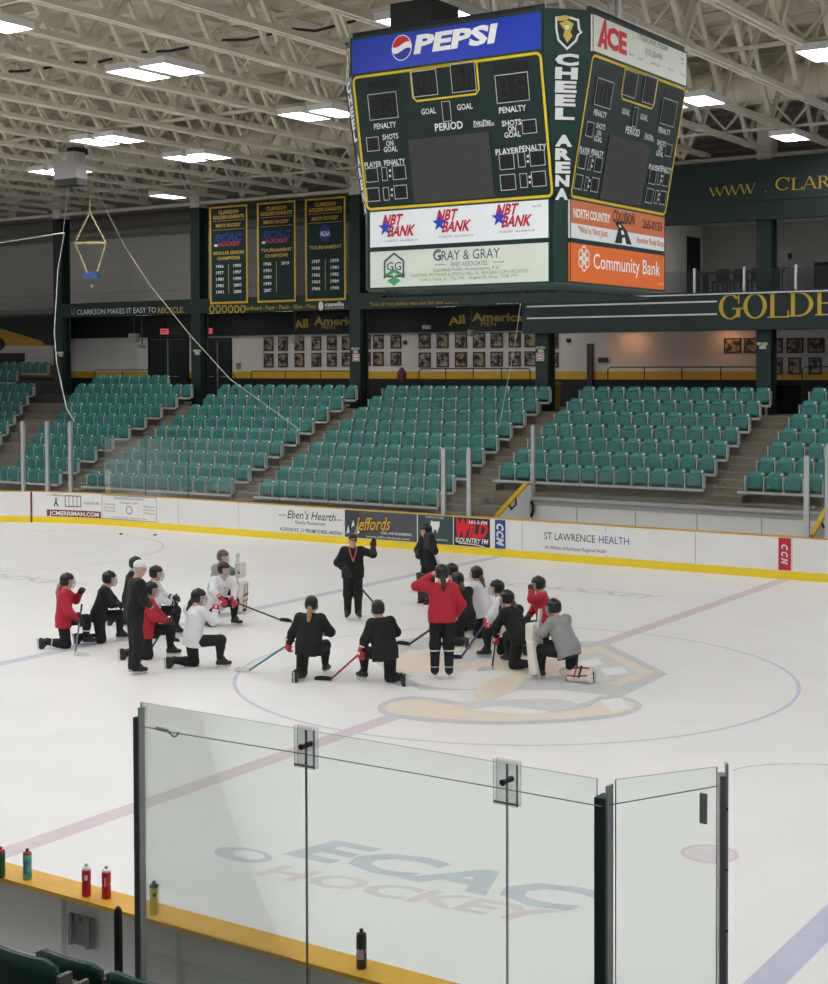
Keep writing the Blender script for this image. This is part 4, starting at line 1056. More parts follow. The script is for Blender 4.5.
# serif capitals for the big fascia lettering
def serif(b, ch, F, u, v, w, h, mi=0, n=.012):
    T_, t = .17*h, .055*h; cn = [0]
    def nn(): cn[0] += 1; return n+cn[0]*.0008
    def R_(x0, x1, y0, y1): b.rect(F, u+x0, u+x1, v+y0, v+y1, nn(), mi)
    def ringp(cx, cy, rx, ry, a0, a1, k=26):
        o = []; i_ = []
        for a in np.radians(np.linspace(a0, a1, k)):
            o.append((u+cx+rx*math.cos(a), v+cy+ry*math.sin(a))); i_.append((u+cx+(rx-T_*1.0)*math.cos(a), v+cy+(ry-t*1.1)*math.sin(a)))
        m_ = nn()
        for j in range(k-1): b.poly([o[j], o[j+1], i_[j+1], i_[j]], F, m_, mi)
    def stem(x, w_=None, y0=0, y1=None):
        w_ = w_ or T_; y1 = h if y1 is None else y1; R_(x, x+w_, y0, y1)
    def ser(x, y, L=.2): R_(x-L*h/2, x+L*h/2, y, y+t*.8)
    def dia(x0, y0, x1, y1, w_): b.poly([(u+x0-w_/2, v+y0), (u+x0+w_/2, v+y0), (u+x1+w_/2, v+y1), (u+x1-w_/2, v+y1)], F, nn(), mi)
    if ch == 'O': ringp(w/2, h/2, w/2, h*.51, 0, 360, 40)
    elif ch in 'CG':
        ringp(w/2, h/2, w/2, h*.51, 42, 318 if ch == 'C' else 335, 36); R_(w*.84, w*.9, h*.62, h*.98)
        if ch == 'G': R_(w*.76, w*.76+T_, h*.08, h*.42); R_(w*.58, w*1.06, h*.40, h*.40+t)
    elif ch == 'L': stem(w*.12); ser(w*.12+T_/2, 0, .42); ser(w*.12+T_/2, h-t*.8, .42); R_(w*.12, w*.95, 0, t); R_(w*.9, w*.97, 0, h*.28)
    elif ch == 'D':
        stem(w*.1); R_(0, w*.45, 0, t); R_(0, w*.45, h-t, h)
        ringp(w*.42, h/2, w*.58, h/2, -90, 90)
    elif ch == 'E':
        stem(w*.12); ser(w*.12+T_/2, 0, .38); R_(w*.02, w*.92, 0, t); R_(w*.02, w*.88, h-t, h); R_(w*.12, w*.68, h*.48, h*.48+t); R_(w*.86, w*.93, 0, h*.27); R_(w*.82, w*.89, h*.76, h); R_(w*.63, w*.69, h*.38, h*.62)
    elif ch == 'N': stem(w*.1, t*1.2); stem(w*.86, t*1.2); dia(w*.14, h, w*.88, 0, T_); ser(w*.12, 0, .3); ser(w*.88, h-t*.8, .3); ser(w*.1, h-t*.8, .3)
    elif ch == 'W': dia(w*.08, h, w*.3, 0, T_*.9); dia(w*.5, h*.9, w*.31, 0, t); dia(w*.46, h*.95, w*.68, 0, T_*.9); dia(w*.93, h, w*.69, 0, t); ser(w*.08, h-t*.8, .3); ser(w*.47, h-t*.8, .25); ser(w*.93, h-t*.8, .26)
    elif ch == 'A': dia(w*.1, 0, w*.5, h, t*1.2); dia(w*.88, 0, w*.5, h, T_); R_(w*.25, w*.72, h*.32, h*.32+t); ser(w*.1, 0, .28); ser(w*.88, 0, .34)
    elif ch == 'R': stem(w*.12); ser(w*.12+T_/2, 0, .38); R_(w*.02, w*.45, h-t, h); R_(w*.1, w*.45, h*.48, h*.48+t); ringp(w*.42, h*.745, w*.38, h*.255, -90, 90, 16); dia(w*.92, 0, w*.5, h*.5, T_); ser(w*.92, 0, .2)
    elif ch == 'K': stem(w*.12); ser(w*.12+T_/2, 0, .38); ser(w*.12+T_/2, h-t*.8, .38); dia(w*.2, h*.42, w*.88, h, t*1.2); dia(w*.92, 0, w*.42, h*.56, T_); ser(w*.9, 0, .3); ser(w*.86, h-t*.8, .26)
    elif ch == '.': b.poly([(u+.09*h*math.cos(a)+w/2, v+.09*h+.09*h*math.sin(a)) for a in np.linspace(0, 2*math.pi, 13)[:-1]], F, n, mi)
FG = far(21.595)
# cap letters: left and right edges, bottom and top as seen
def q4(x, y): return (680+x*148/728., 150+y*200/984.)
def put(b, F, ch, xl, xr, yt, yb, mi=0):
    u0, v0 = F.px(xl, yb); u1, v1 = F.px(xr, yb); _, vt = F.px(xl, yt)
    serif(b, ch, F, u0, v0, u1-u0, vt-v0, mi)
b = MB()
for ch, x0, x1, yt, yb in (('G', 192, 304, 712, 834), ('O', 312, 428, 708, 830), ('L', 432, 540, 704, 826), ('D', 534, 656, 700, 820), ('E', 664, 770, 696, 814), ('N', 790, 910, 690, 808)):
    a_, c_ = q4(x0, yt), q4(x1, yb); put(b, FG, ch, a_[0], c_[0], a_[1], c_[1])
tag(b.build('beam_lettering', mat('letter_big_gold', (212, 178, 48), .45, var=.02)), 'big gold serif capitals on the dark green fascia at the right', 'lettering')
b = MB(); FW = far(21.595)
for ch, x0, x1, yt, yb in (('W', 142, 224, 186, 230), ('W', 216, 300, 178, 224), ('W', 292, 374, 170, 218), ('.', 408, 436, 176, 208), ('C', 470, 545, 138, 200), ('L', 548, 604, 138, 198), ('A', 600, 676, 132, 194), ('R', 676, 740, 128, 190), ('K', 745, 815, 122, 184)):
    a_, c_ = q4(x0, yt), q4(x1, yb); put(b, FW, ch, a_[0], c_[0], a_[1], c_[1])
tag(b.build('beam_lettering', mat('letter_big_gold', (212, 178, 48), .45, var=.02)), 'gold serif web address on the upper green fascia at the right', 'lettering')
for py_a, py_b, nm in ((307.5, 300.5, 'upper'), (318.5, 314, 'lower')):
    b = MB(); (u0, v0), (u1, v1) = FG.px(527, py_a), FG.px(717, py_b); vm = (v0+v1)/2
    b.prism([(u0, vm-.025), (u1, vm-.025), (u1, vm+.025), (u0, vm+.025)], FG, .02, .02)
    tag(b.build('fascia_stripe', M_WHITE), '%s thin white stripe left of the big gold capitals on the green fascia' % nm, 'stripe')
# ================================================================ glass along the far boards and behind the penalty boxes
G_CLEAR = glass_mat('clear_glass', (.985, .995, .99), .035); G_TINT = glass_mat('tempered_glass', (.955, .985, .968), .04); M_GEDGE = mat('glass_edge', (92, 112, 108), .3, var=0)
G_FAR = glass_mat('far_glass', (.95, .965, .96), .03, .03)
def pane_box(b, p, q, z0, z1, t=.012, mi=0, me=1):
    """pane standing from p to q: faces mi, edges me"""
    p = np.array(p, float); q = np.array(q, float); d = q-p; d /= np.linalg.norm(d); n = np.array((-d[1], d[0]))*t/2
    c = [(*(p-n), z0), (*(q-n), z0), (*(q+n), z0), (*(p+n), z0), (*(p-n), z1), (*(q-n), z1), (*(q+n), z1), (*(p+n), z1)]
    b.add(c, [(0, 1, 5, 4), (2, 3, 7, 6)], mi); b.add(c, [(4, 5, 6, 7), (0, 3, 2, 1), (1, 2, 6, 5), (3, 0, 4, 7)], me)
def bp(u, n=-.07): P = BD.pt(u, 0, n); return (P[0], P[1])
up_ = [ub(p_, 1.5) for p_ in (23, 47, 70)]
gu = [-31, -29.6, -28.4, up_[0], up_[1], up_[2], -22.6, -20.8, -19, -17.2, -15.4, -13.6, -11.7, -9.65, -8.83, -8.02]
for i in range(len(gu)-1):
    b = MB(); hi = 3.3 if i < 5 else 2.82
    g0 = .06 if i in (3, 4, 5, 13, 14) else .006; g1 = .06 if i+1 in (3, 4, 5, 13, 14) else .006; pane_box(b, bp(gu[i]+g0), bp(gu[i+1]-g1), 1.03, hi)
    tag(b.build('safety_glass', [G_FAR, M_GEDGE], None), ('clear glass pane on the far white boards, %s from the left picture edge' % NUM[i-2] if i >= 2 else 'clear glass pane round the rink corner outside the picture, %s one' % NUM[i]), 'glass pane', 'glass panes on the far boards')
bw = [-7.95, -6.55, -5.15, -3.75, -2.35, -.95, .45]
for i in range(6):
    b = MB(); pane_box(b, (bw[i]+(.01 if i else .06), 15.05), (bw[i+1]-(.01 if i < 5 else .06), 15.05), 1.43, 3.2)
    tag(b.build('safety_glass', [G_FAR, M_GEDGE], None), 'clear glass pane above the white penalty box wall, %s from the left' % NUM[i], 'glass pane', 'glass panes above the penalty box wall')
def gpost(x, y, z0, z1, lab, w=.045):
    b = MB(); b.box(x-w, x+w, y-.05, y+.05, z0, z1); b.box(x-w-.015, x+w+.015, y-.07, y-.05, z0, z1-.02)
    tag(b.build('glass_stanchion', M_ALU, None, False, None, .004), lab, 'post', 'aluminium glass posts across the rink')
for px, hi, lab in ((23, 3.32, 'first'), (47, 3.32, 'second'), (70, 3.32, 'third')):
    u = ub(px, 1.5); P = bp(u); gpost(P[0], P[1], 1.03, hi, 'thin aluminium glass post on the far boards, %s from the left edge' % lab)
gpost(-9.64, 13.02, 1.03, 2.85, 'aluminium glass post on the boards above the white tooth picture'); gpost(-8.83, 13.02, 1.03, 2.85, 'aluminium glass post above the black and red radio panel')
gpost(-7.99, 15.05, 1.42, 3.42, 'tall aluminium glass post at the left end of the penalty box wall', .035)
gpost(.50, 13.02, 1.03, 2.95, 'aluminium glass post on the boards above the red panel', .05); gpost(.47, 15.05, 1.43, 3.3, 'aluminium glass post at the right end of the penalty box wall')
gpost(1.0, 13.02, 1.03, 3.25, 'aluminium glass post cut by the right picture edge')
b = MB(); pane_box(b, (.56, 13.02), (.94, 13.02), 1.03, 2.9); pane_box
tag(b.build('safety_glass', [G_FAR, M_GEDGE], None), 'narrow glass pane between two posts by the right edge above the red panel', 'glass pane')
# penalty boxes: white back wall, slanted yellow-capped ends
b = MB(); b.box(-8.0, .5, 14.98, 15.12, 0, 1.42, 0); b.box(-8.0, .5, 14.9, 15.25, 1.36, 1.43, 1); b.box(-8.0, .5, 14.96, 14.98, 1.22, 1.36, 1)
for x in np.arange(-6.6, .5, 1.75): b.box(x-.01, x+.01, 14.965, 14.98, 0, 1.22, 1)
struct('wall_penalty_box', b, [M_BOARD, mat('ledge_grey', (176, 176, 174), .6)])
b = MB(); b.box(-8.0, .5, 13.1, 14.98, -.05, .25); struct('floor_penalty_box', b, M_CONC)
def box_end(x, lab):
    o = thing('box_partition', lab, 'partition', (x, 14.0, 0), 0)
    Fp = Frame((x+.05, 0, 0), (0, 1, 0), UP); poly = [(13.12, .25), (14.96, .25), (14.96, 1.78), (14.7, 1.78), (13.12, 1.03)]
    b = MB(); b.prism(poly, Fp, .10); b.build('panel', M_BOARD, o)
    b = MB(); b.bar((x, 13.12, 1.05), (x, 14.7, 1.80), .13, .06); b.bar((x, 14.7, 1.80), (x, 14.96, 1.80), .13, .06); b.build('cap_rail', M_YEL, o)
    b = MB(); b.tube([(x+.06, 13.7, 1.32), (x+.10, 13.75, 1.2), (x+.1, 14.0, 1.3), (x+.06, 14.05, 1.47)], .025, 8); b.build('handle', M_BLACK, o); return o
bpart = box_end(-8.05, 'white slanted partition with yellow cap left of the penalty box')
box_end(.56, 'white slanted partition with yellow cap at the right picture edge')
b = MB(); b.tube([(-7.98, 14.9, .9), (-7.9, 14.86, 1.05), (-7.9, 14.86, 1.2), (-7.98, 14.9, 1.3)], .04, 8); b.build('gate_pull', M_BLACK, bpart, True)

# ================================================================ glass behind the near players' bench
Y0 = -14.5
def xg(px, z=2.97): return at(px, 760, 1, Y0)[0]
X1, X2, X3, X4 = 5.60, 6.95, 8.30, 8.84
zt = 3.02
def gthing(pts, lab, gm, z1=zt, z0=1.0, smooth=False):
    b = MB()
    for p_, q_ in zip(pts, pts[1:]): pane_box(b, p_, q_, z0, z1)
    return tag(b.build('safety_glass', [gm, M_GEDGE], None, smooth), lab, 'glass pane', 'glass panes behind the near bench')
XA, XB_, XC, XD = at(141, 705, 1, Y0)[0], at(306, 733, 1, Y0)[0], at(507, 766, 1, Y0)[0], at(597, 777, 1, Y0)[0]
gthing([(XA, Y0), (XB_-.004, Y0)], 'greenish glass pane beside the left aluminium post, first behind the bench', G_TINT)
gthing([(XB_+.004, Y0), (XC-.004, Y0)], 'greenish glass pane between the two clip brackets', G_TINT)
gthing([(XC+.004, Y0), (XD, Y0)], 'greenish narrow glass pane just left of the dark green post', G_TINT)
PE = at(722, 776, 2, 2.97)
gthing([(XD+.085, Y0+.04), (PE[0]-.02, PE[1]-.02)], 'greenish glass pane set at an angle between the green and steel posts', G_TINT)
cv = [tuple(at(x, y, 2, 2.97)[:2]) for x, y in ((733, 771), (737, 769), (744, 767.4), (753, 766.2), (765, 765), (780, 764.2), (797, 764), (815, 764.3), (832, 765), (870, 768), (920, 774))]
b = MB(); vs = []
for (x, y) in cv: vs += [(x, y, 1.0), (x, y, 2.97)]
b.add(vs, [(2*i, 2*i+2, 2*i+3, 2*i+1) for i in range(len(cv)-1)], 0)
vs2 = []
for (x, y) in cv: vs2 += [(x, y, 2.97), (x-.004, y+.008, 2.97)]
b.add(vs2, [(2*i, 2*i+2, 2*i+3, 2*i+1) for i in range(len(cv)-1)], 1)
tag(b.build('safety_glass', [glass_mat('curved_glass', (.985, .99, .988), .03), M_GEDGE, glass_mat('seam', (.8, .82, .82), .03)], None, True), 'clear curved glass pane at the right picture edge', 'glass pane', 'glass panes behind the near bench')
def npost(x, y, z0, z1, lab, mats, w=.035, d=.05, ang=0.0, strip=True):
    o = thing('glass_stanchion', lab, 'post', (x, y, z0), ang, None, False)
    b = MB(); b.box(-w, w, -d, d, 0, z1-z0); b.build('post_body', mats[0], o, bevel=.004)
    if strip:
        b = MB(); b.box(w, w+.014, -d*.6, d*.6, 0, z1-z0+.06); b.build('edge_channel', mats[1], o)
    return o
npost(XA-.02, Y0, .6, 2.93, 'dark aluminium post at the left end of the near glass', (mat('post_dark', (74, 76, 76), .35, .1), M_ALU), .014, .04)
npost(XD+.035, Y0, .9, 2.94, 'dark green steel post between the glass panes', (mat('post_green', (22, 52, 45), .4, .0), M_ALU), .028, .05)
o = npost(PE[0], PE[1], .9, 2.98, 'grey steel post with a slotted channel before the curved glass', (mat('post_grey', (116, 118, 118), .35, .1), M_ALU), .016, .04, R(30))
b = MB()
for z in np.arange(.3, 2.0, .32): b.lathe([(.007, 0), (.007, .01)], (.022, -.032, z), 8)
b.build('screw', M_DARK, o)
for nm, xx, lab in (('a', XB_, 'left'), ('b', XC, 'right')):
    o = thing('glass_clip', 'clear plastic bracket joining the near panes at the top, the %s one of two' % lab, 'bracket', (xx, Y0, 2.6), 0, 'glass clips on the near panes')
    b = MB(); pane_box(b, (xx-.075, Y0-.016), (xx+.075, Y0-.016), 2.80, 3.04, .004); pane_box(b, (xx-.075, Y0+.016), (xx+.075, Y0+.016), 2.80, 3.04, .004)
    b.build('plate', [glass_mat('clip_plastic', (.90, .91, .91), .04, .1), M_STEELG], o)
    b = MB(); b.tube([(xx, Y0-.05, 2.93), (xx, Y0-.02, 2.93), (xx, Y0+.05, 2.93)], [.018, .014, .016], 10); b.build('bolt', M_DARK, o)
    b = MB(); b.bar((xx-.06, Y0-.03, 2.82), (xx+.085, Y0-.03, 2.82), .012); b.tube([(xx+.075, Y0-.025, 2.81), (xx+.078, Y0-.03, 3.03)], .005, 6); b.build('spring_wire', M_STEELG, o)
b = MB(); b.tube([(XA, Y0-.03, 2.88), (XA+.3, Y0-.03, 2.875), (XB_, Y0-.035, 2.89), (XC, Y0-.035, 2.895), (XD+.05, Y0-.05, 2.90), (PE[0], PE[1]-.05, 2.93)], .0035, 5)
b.tube([(XA+.16, Y0-.03, 2.885), (XA+.25, Y0-.03, 2.88)], .012, 6); b.tube([(XA+.25, Y0-.03, 2.88), (XA+.30, Y0-.03, 2.85), (XA+.33, Y0-.03, 2.86), (XA+.34, Y0-.03, 2.885)], .006, 6)
tag(b.build('tension_wire', M_STEELG, None), 'thin steel wire with turnbuckle running along the top of the near glass', 'wire')
b = MB(); b.box(PE[0]-.10, PE[0]-.06, PE[1]-.06, PE[1]-.05, 2.72, 2.88); tag(b.build('hinge_plate', M_STEELG, None), 'small steel plate on the angled glass beside the grey post', 'plate')
# black rubber-covered gate post beside the bench
P = at(118, 905, 1, -14.3)
b = MB(); b.lathe([(.028, 0), (.028, P[2]-.66), (.024, P[2]-.63), (.012, P[2]-.61)], (P[0], P[1], .6), 14)
b.lathe([(.034, .0), (.034, .04)], (P[0], P[1], .6), 14)
tag(b.build('padded_post', M_BLACK, None, True), 'short black padded post in front of the yellow ledge, left of the aluminium post', 'post')
# steel bracket on the inside of the near boards
P0, P1 = at(70, 910, 1, -13.1), at(97, 948, 1, -13.1)
b = MB(); b.box(P0[0]+.03, P1[0], -13.135, -13.122, P1[2], P0[2]); b.box(P0[0]+.05, P0[0]+.08, -13.17, -13.135, P1[2], P0[2]); b.box(P1[0]-.05, P1[0]-.03, -13.17, -13.135, P1[2], P0[2])
b.lathe([(.02, 0), (.02, .02)], ((P0[0]+P1[0])/2, -13.15, P0[2]-.04), 10)
tag(b.build('gate_bracket', M_STEELG, None), 'grey steel gate bracket on the inside of the near boards', 'bracket')

# ================================================================ squeeze bottles on the yellow ledge
def bottle(px, py, h, lab, body, capc, tip, kind=0):
    P = at(px, py, 2, 1.0); o = thing('water_bottle', lab, 'bottle', (P[0], P[1], 1.0), random.uniform(0, 6), 'squeeze bottles on the yellow ledge', False)
    r = .036; b = MB()
    if kind == 0: b.lathe([(r*.9, 0), (r, .01), (r, h*.36), (r*.93, h*.40), (r*.93, h*.46), (r, h*.5), (r, h*.80), (r*.86, h*.83)], n=20)
    else: b.lathe([(r*.8, 0), (r*.95, .012), (r, h*.25), (r*.84, h*.45), (r*.84, h*.58), (r, h*.72), (r*.97, h*.80), (r*.8, h*.83)], n=20)
    bd = b.build('bottle_body', body, o, True)
    b = MB(); b.lathe([(r*.92, h*.82), (r*.95, h*.83), (r*.92, h*.89), (r*.5, h*.92)], n=20); b.build('cap', capc, o, True)
    b = MB(); b.lathe([(r*.32, h*.91), (r*.30, h*.96), (r*.42, h*.965), (r*.40, h), (r*.2, h*1.01)], n=12); b.build('nozzle', tip, o, True)
    return o, bd, r, h
M_BR_ = mat('bottle_red', (190, 28, 40), .35); M_BG = mat('bottle_green', (24, 92, 58), .35); M_BT = mat('bottle_teal', (92, 176, 160), .35, var=.3, scale=30); M_BYE = mat('bottle_yellow', (214, 204, 52), .35); M_BK = mat('bottle_black', (34, 36, 38), .35)
M_CAPR = mat('cap_red', (196, 34, 36), .4); M_NAVY = mat('cap_navy', (34, 40, 60), .4)
def wrap(o, h, z0, z1, a0, a1, m_, r=.0368, txt=None):
    b = MB(); n = 8; vs = []
    for i in range(n+1):
        a = a0+(a1-a0)*i/n; vs += [(r*math.cos(a), r*math.sin(a), z0), (r*math.cos(a), r*math.sin(a), z1)]
    b.add(vs, [(2*i, 2*i+2, 2*i+3, 2*i+1) for i in range(n)]); b.build('print', m_, o)
o, bd, r, h = bottle(1, 877, .245, 'dark green squeeze bottle with red cap at the left picture edge', M_BG, M_CAPR, M_CAPR)
o, bd, r, h = bottle(27.5, 879, .245, 'patterned teal squeeze bottle with red cap on the yellow ledge', M_BT, M_CAPR, M_NAVY); o.rotation_euler.z = 0
wrap(bd, h, .05, .16, R(-100), R(-50), mat('print_blue', (70, 110, 190), .4))
o, bd, r, h = bottle(86.5, 895.5, .25, 'red squeeze bottle with white cap, left one of the pair', M_BR_, M_WHITE, M_LTGREY); o.rotation_euler.z = 0
wrap(bd, h, .13, .17, R(-70), R(-30), M_WHITE)
o, bd, r, h = bottle(106.5, 898, .25, 'red squeeze bottle with white cap, right one of the pair', M_BR_, M_WHITE, M_LTGREY); o.rotation_euler.z = 0
wrap(bd, h, .10, .17, R(-72), R(-50), mat('print_pink', (230, 160, 160), .4))
o, bd, r, h = bottle(154, 914, .25, 'yellow contoured squeeze bottle with dark cap behind the glass', M_BYE, M_NAVY, M_NAVY, 1); o.rotation_euler.z = 0
wrap(bd, h, .14, .17, R(-60), R(-25), M_DARK, .0372)
o, bd, r, h = bottle(361.5, 968, .27, 'black squeeze bottle with pale label behind the glass, farthest right', M_BK, M_BK, M_BK); o.rotation_euler.z = 0
wrap(bd, h, .07, .14, R(-110), R(-30), mat('print_pale', (190, 176, 176), .4))

# ================================================================ seats just in front of the camera
M_NS = mat('dark_green_seat', (14, 62, 52), .42, var=.06, scale=4); M_NB2 = mat('seat_bracket', (112, 106, 98), .5, .3)
nproto = None
def near_seat(x, y, z, lab):
    global nproto
    if nproto is None:
        nproto = thing('stadium_seat', lab, 'seat', (x, y, z), 0, 'dark green seats at the lower left', False); o = nproto
        b = MB(); shell(b, .495, .40, .84, .06, -.04, .035, -.03, .03); b.build('backrest', M_NS, o, True)
        b = MB(); shell(b, .45, .36, .66, .13, .16, .04, -.03, .05); b.build('seat_pan', M_NS, o, True)
        b = MB(); b.box(.27-.012, .27+.012, .0, .16, .30, .70); b.box(.27-.014, .27+.014, -.03, .05, .66, .775); b.box(.26-.02, .26+.02, .02, .10, 0, .30); b.build('standard', M_NB2, o)
    else: o = copy_tree(nproto); o.location = (x, y, z); o['label'] = lab
    return o
near_seat(6.19-.0, -15.6, 1.07, 'dark green seat at lower left, front row, behind the black padded post'); near_seat(6.73, -15.6, 1.07, 'dark green seat at lower left, front row, below the aluminium post')
near_seat(6.05, -16.3, 1.42, 'dark green seat in the corner, second row, beside the left picture edge'); near_seat(6.60, -16.3, 1.42, 'dark green seat at the bottom picture edge, second row, right of the corner seat')
# ================================================================ concourse and press box
def cdoor(px0, px1, py0, lab):
    P0, P1 = at(px0, 360, 1, 26.45), at(px1, 360, 1, 26.45); zt_ = at((px0+px1)/2, py0, 1, 26.45)[2]
    x0, x1 = P0[0], P1[0]; o = thing('double_door', lab, 'door', ((x0+x1)/2, 26.45, 3.58)); xm = (x0+x1)/2
    b = MB(); b.box(x0-.08, x0, 26.4, 26.5, 3.58, zt_); b.box(x1, x1+.08, 26.4, 26.5, 3.58, zt_); b.box(x0-.08, x1+.08, 26.4, 26.5, zt_, zt_+.08); b.build('door_frame', M_DARK, o)
    for a, c, s in ((x0, xm-.01, 1), (xm+.01, x1, -1)):
        b = MB(); b.box(a, c, 26.44, 26.49, 3.6, zt_-.02); lf = b.build('leaf', mat('door_green', (16, 32, 30), .45), o)
        b = MB(); hx = c-.12 if s == 1 else a+.12; b.bar((hx-.3*s-.2, 26.40, 4.65), (hx-.3*s+.2, 26.40, 4.65), .05); b.build('push_bar', M_STEELG, lf)
    b = MB(); b.box(xm-.03, xm+.03, 26.41, 26.45, 3.58, zt_); b.build('mullion', M_STEELG, o)
cdoor(150, 187, 339, 'dark green double door under the left exit sign'); cdoor(206, 230, 340, 'dark green double door partly behind the dark column')
b = MB()
def exit_sign(px, py, lab, y=26.2):
    P = at(px, py, 1, y); o = thing('exit_sign', lab, 'exit sign', tuple(P-np.array((0, 0, .12))))
    b = MB(); b.box(P[0]-.22, P[0]+.22, y, y+.06, P[2]-.12, P[2]+.12); b.build('housing', mat('exit_red', (226, 96, 110), .4, var=0, emit=.5), o)
    F = far(y-.001); b = MB(); b.text('EXIT', F, P[0], P[2], .13, .34, bold=.03, n=.003); b.build('lettering', mat('exit_letter', (150, 20, 36), .4, var=0), o)
    b = MB(); b.box(P[0]-.03, P[0]+.03, y+.02, y+.06, P[2]+.12, P[2]+.4); b.build('stem', M_DARK, o)
exit_sign(164, 331.5, 'glowing red exit sign above the left dark double door'); exit_sign(207.5, 331, 'glowing red exit sign beside the column above the second door')
# portraits
M_FR = mat('picture_frame_wood', (64, 44, 38), .5); M_MATT = mat('photo_mat', (196, 190, 180), .6)
def photo_mat(i):
    name = 'photograph_%d' % i
    mt = bpy.data.materials.new(name); mt.use_nodes = True; nt = mt.node_tree; b = nt.nodes['Principled BSDF']; L = nt.links
    tc = nt.nodes.new('ShaderNodeTexCoord'); nz = nt.nodes.new('ShaderNodeTexNoise'); nz.inputs['Scale'].default_value = 5; nz.inputs['Detail'].default_value = 5; nz.noise_dimensions = '4D'; nz.inputs['W'].default_value = i*3.7
    rp = nt.nodes.new('ShaderNodeValToRGB'); rp.color_ramp.elements[0].position = .42; rp.color_ramp.elements[1].position = .56
    rp.color_ramp.elements[0].color = lin((40, 38, 36)); rp.color_ramp.elements[1].color = lin((172, 164, 152)) if i % 3 else lin((168, 148, 116))
    L.new(tc.outputs['Object'], nz.inputs['Vector']); L.new(nz.outputs['Fac'], rp.inputs[0]); L.new(rp.outputs[0], b.inputs['Base Color']); b.inputs['Roughness'].default_value = .4
    return mt
PM = [photo_mat(i) for i in range(5)]
cnt = 0
def portrait(px, py, w, h, lab, grp):
    global cnt
    P = at(px, py, 1, 26.47); A = at(px-w/2, py, 1, 26.47); B_ = at(px+w/2, py, 1, 26.47); hh = at(px, py-h/2, 1, 26.47)[2]-at(px, py+h/2, 1, 26.47)[2]; ww = B_[0]-A[0]
    o = thing('framed_photo', lab, 'picture', (P[0], 26.48, P[2]-hh/2), 0, grp)
    b = MB(); F = far(26.46); b.prism([(A[0], P[2]-hh/2), (B_[0], P[2]-hh/2), (B_[0], P[2]+hh/2), (A[0], P[2]+hh/2)], F, .03); b.build('frame', M_FR, o)
    b = MB(); b.rect(F, A[0]+.05, B_[0]-.05, P[2]-hh/2+.05, P[2]+hh/2-.05, .003); b.build('photograph', PM[cnt % 5], o)
    cnt += 1
bays = [('left of the scoreboard column', [268.5, 282.9, 299.3, 316.3, 331.7, 346.5], 344, 360.4, 9.5, 14), ('behind the scoreboard column', [365.3, 378.3, 395.8], 342, 359, 10.5, 14),
        ('under the scoreboard', [424.6, 442.6, 460.9, 478.9, 496.5, 514.6, 530.4], 341, 360, 12, 15), ('beside the beam end', [553.3], 341, 360, 10, 15)]
for where, xs, ya, yb, w, h in bays:
    for i, x in enumerate(xs):
        portrait(x, ya-.012*(x-xs[0]), w, h, 'framed black and white photo, %s of the upper row %s' % (NUM[i], where), 'portraits on the concourse wall')
        portrait(x, yb-.012*(x-xs[0]), w, h, 'framed black and white photo, %s of the lower row %s' % (NUM[i], where), 'portraits on the concourse wall')
for i, x in enumerate((732.4, 752.5, 774, 795, 816)): portrait(x, 345.5, 17, 15, 'framed photo, %s of the upper row at the right picture edge' % NUM[i], 'portraits on the concourse wall')
for i, x in enumerate((776, 794.5, 815)): portrait(x, 366, 13, 17, 'framed photo, %s of the lower row at the right picture edge' % NUM[i], 'portraits on the concourse wall')
def wallbox(px, py, w, h, y, name, lab, cat, m_, d=.1):
    A = at(px-w/2, py+h/2, 1, y); B_ = at(px+w/2, py-h/2, 1, y); b = MB(); b.box(A[0], B_[0], y, y+d, A[2], B_[2]); b.box(A[0]+.02, B_[0]-.02, y-.02, y, A[2]+.02, B_[2]-.02)
    return tag(b.build(name, m_, None, False, None, .008), lab, cat)
M_BOXG = mat('box_beige', (150, 146, 134), .6)
wallbox(404.5, 342.5, 3, 4, 26.42, 'fire_alarm', 'small red fire alarm box right of the wide portraits', 'alarm', mat('alarm_red', (140, 40, 44), .4))
wallbox(602.5, 360, 9, 5, 26.42, 'wall_plaque', 'small dark plaque on the white concourse wall', 'plaque', mat('plaque_dark', (70, 66, 52), .5))
wallbox(568, 340.5, 4, 4, 26.42, 'speaker_box', 'small black box high on the white wall right of the pictures', 'box', M_DARK)
wallbox(697, 360.5, .1, .1, 26.45, 'wall_bolt', 'tiny bolt on the white wall', 'bolt', M_STEELG) if False else None
wallbox(238, 366, 3.5, 6, 26.42, 'switch_box', 'small beige switch box on the white wall right of the doors', 'box', M_BOXG)
wallbox(426, 327, 8, 4, 26.2, 'label_plate', 'small white plate on the dark bulkhead left of the gold title', 'plate', M_LTGREY)
# open doorway in the right bay
b = MB(); P = at(590, 360, 1, 26.4); b.box(P[0]-.12, P[0]+.08, 26.38, 26.49, 3.58, 5.85); tag(b.build('door_leaf', mat('door_grey', (60, 62, 62), .5), None), 'narrow grey door edge on the concourse wall right of the column', 'door')
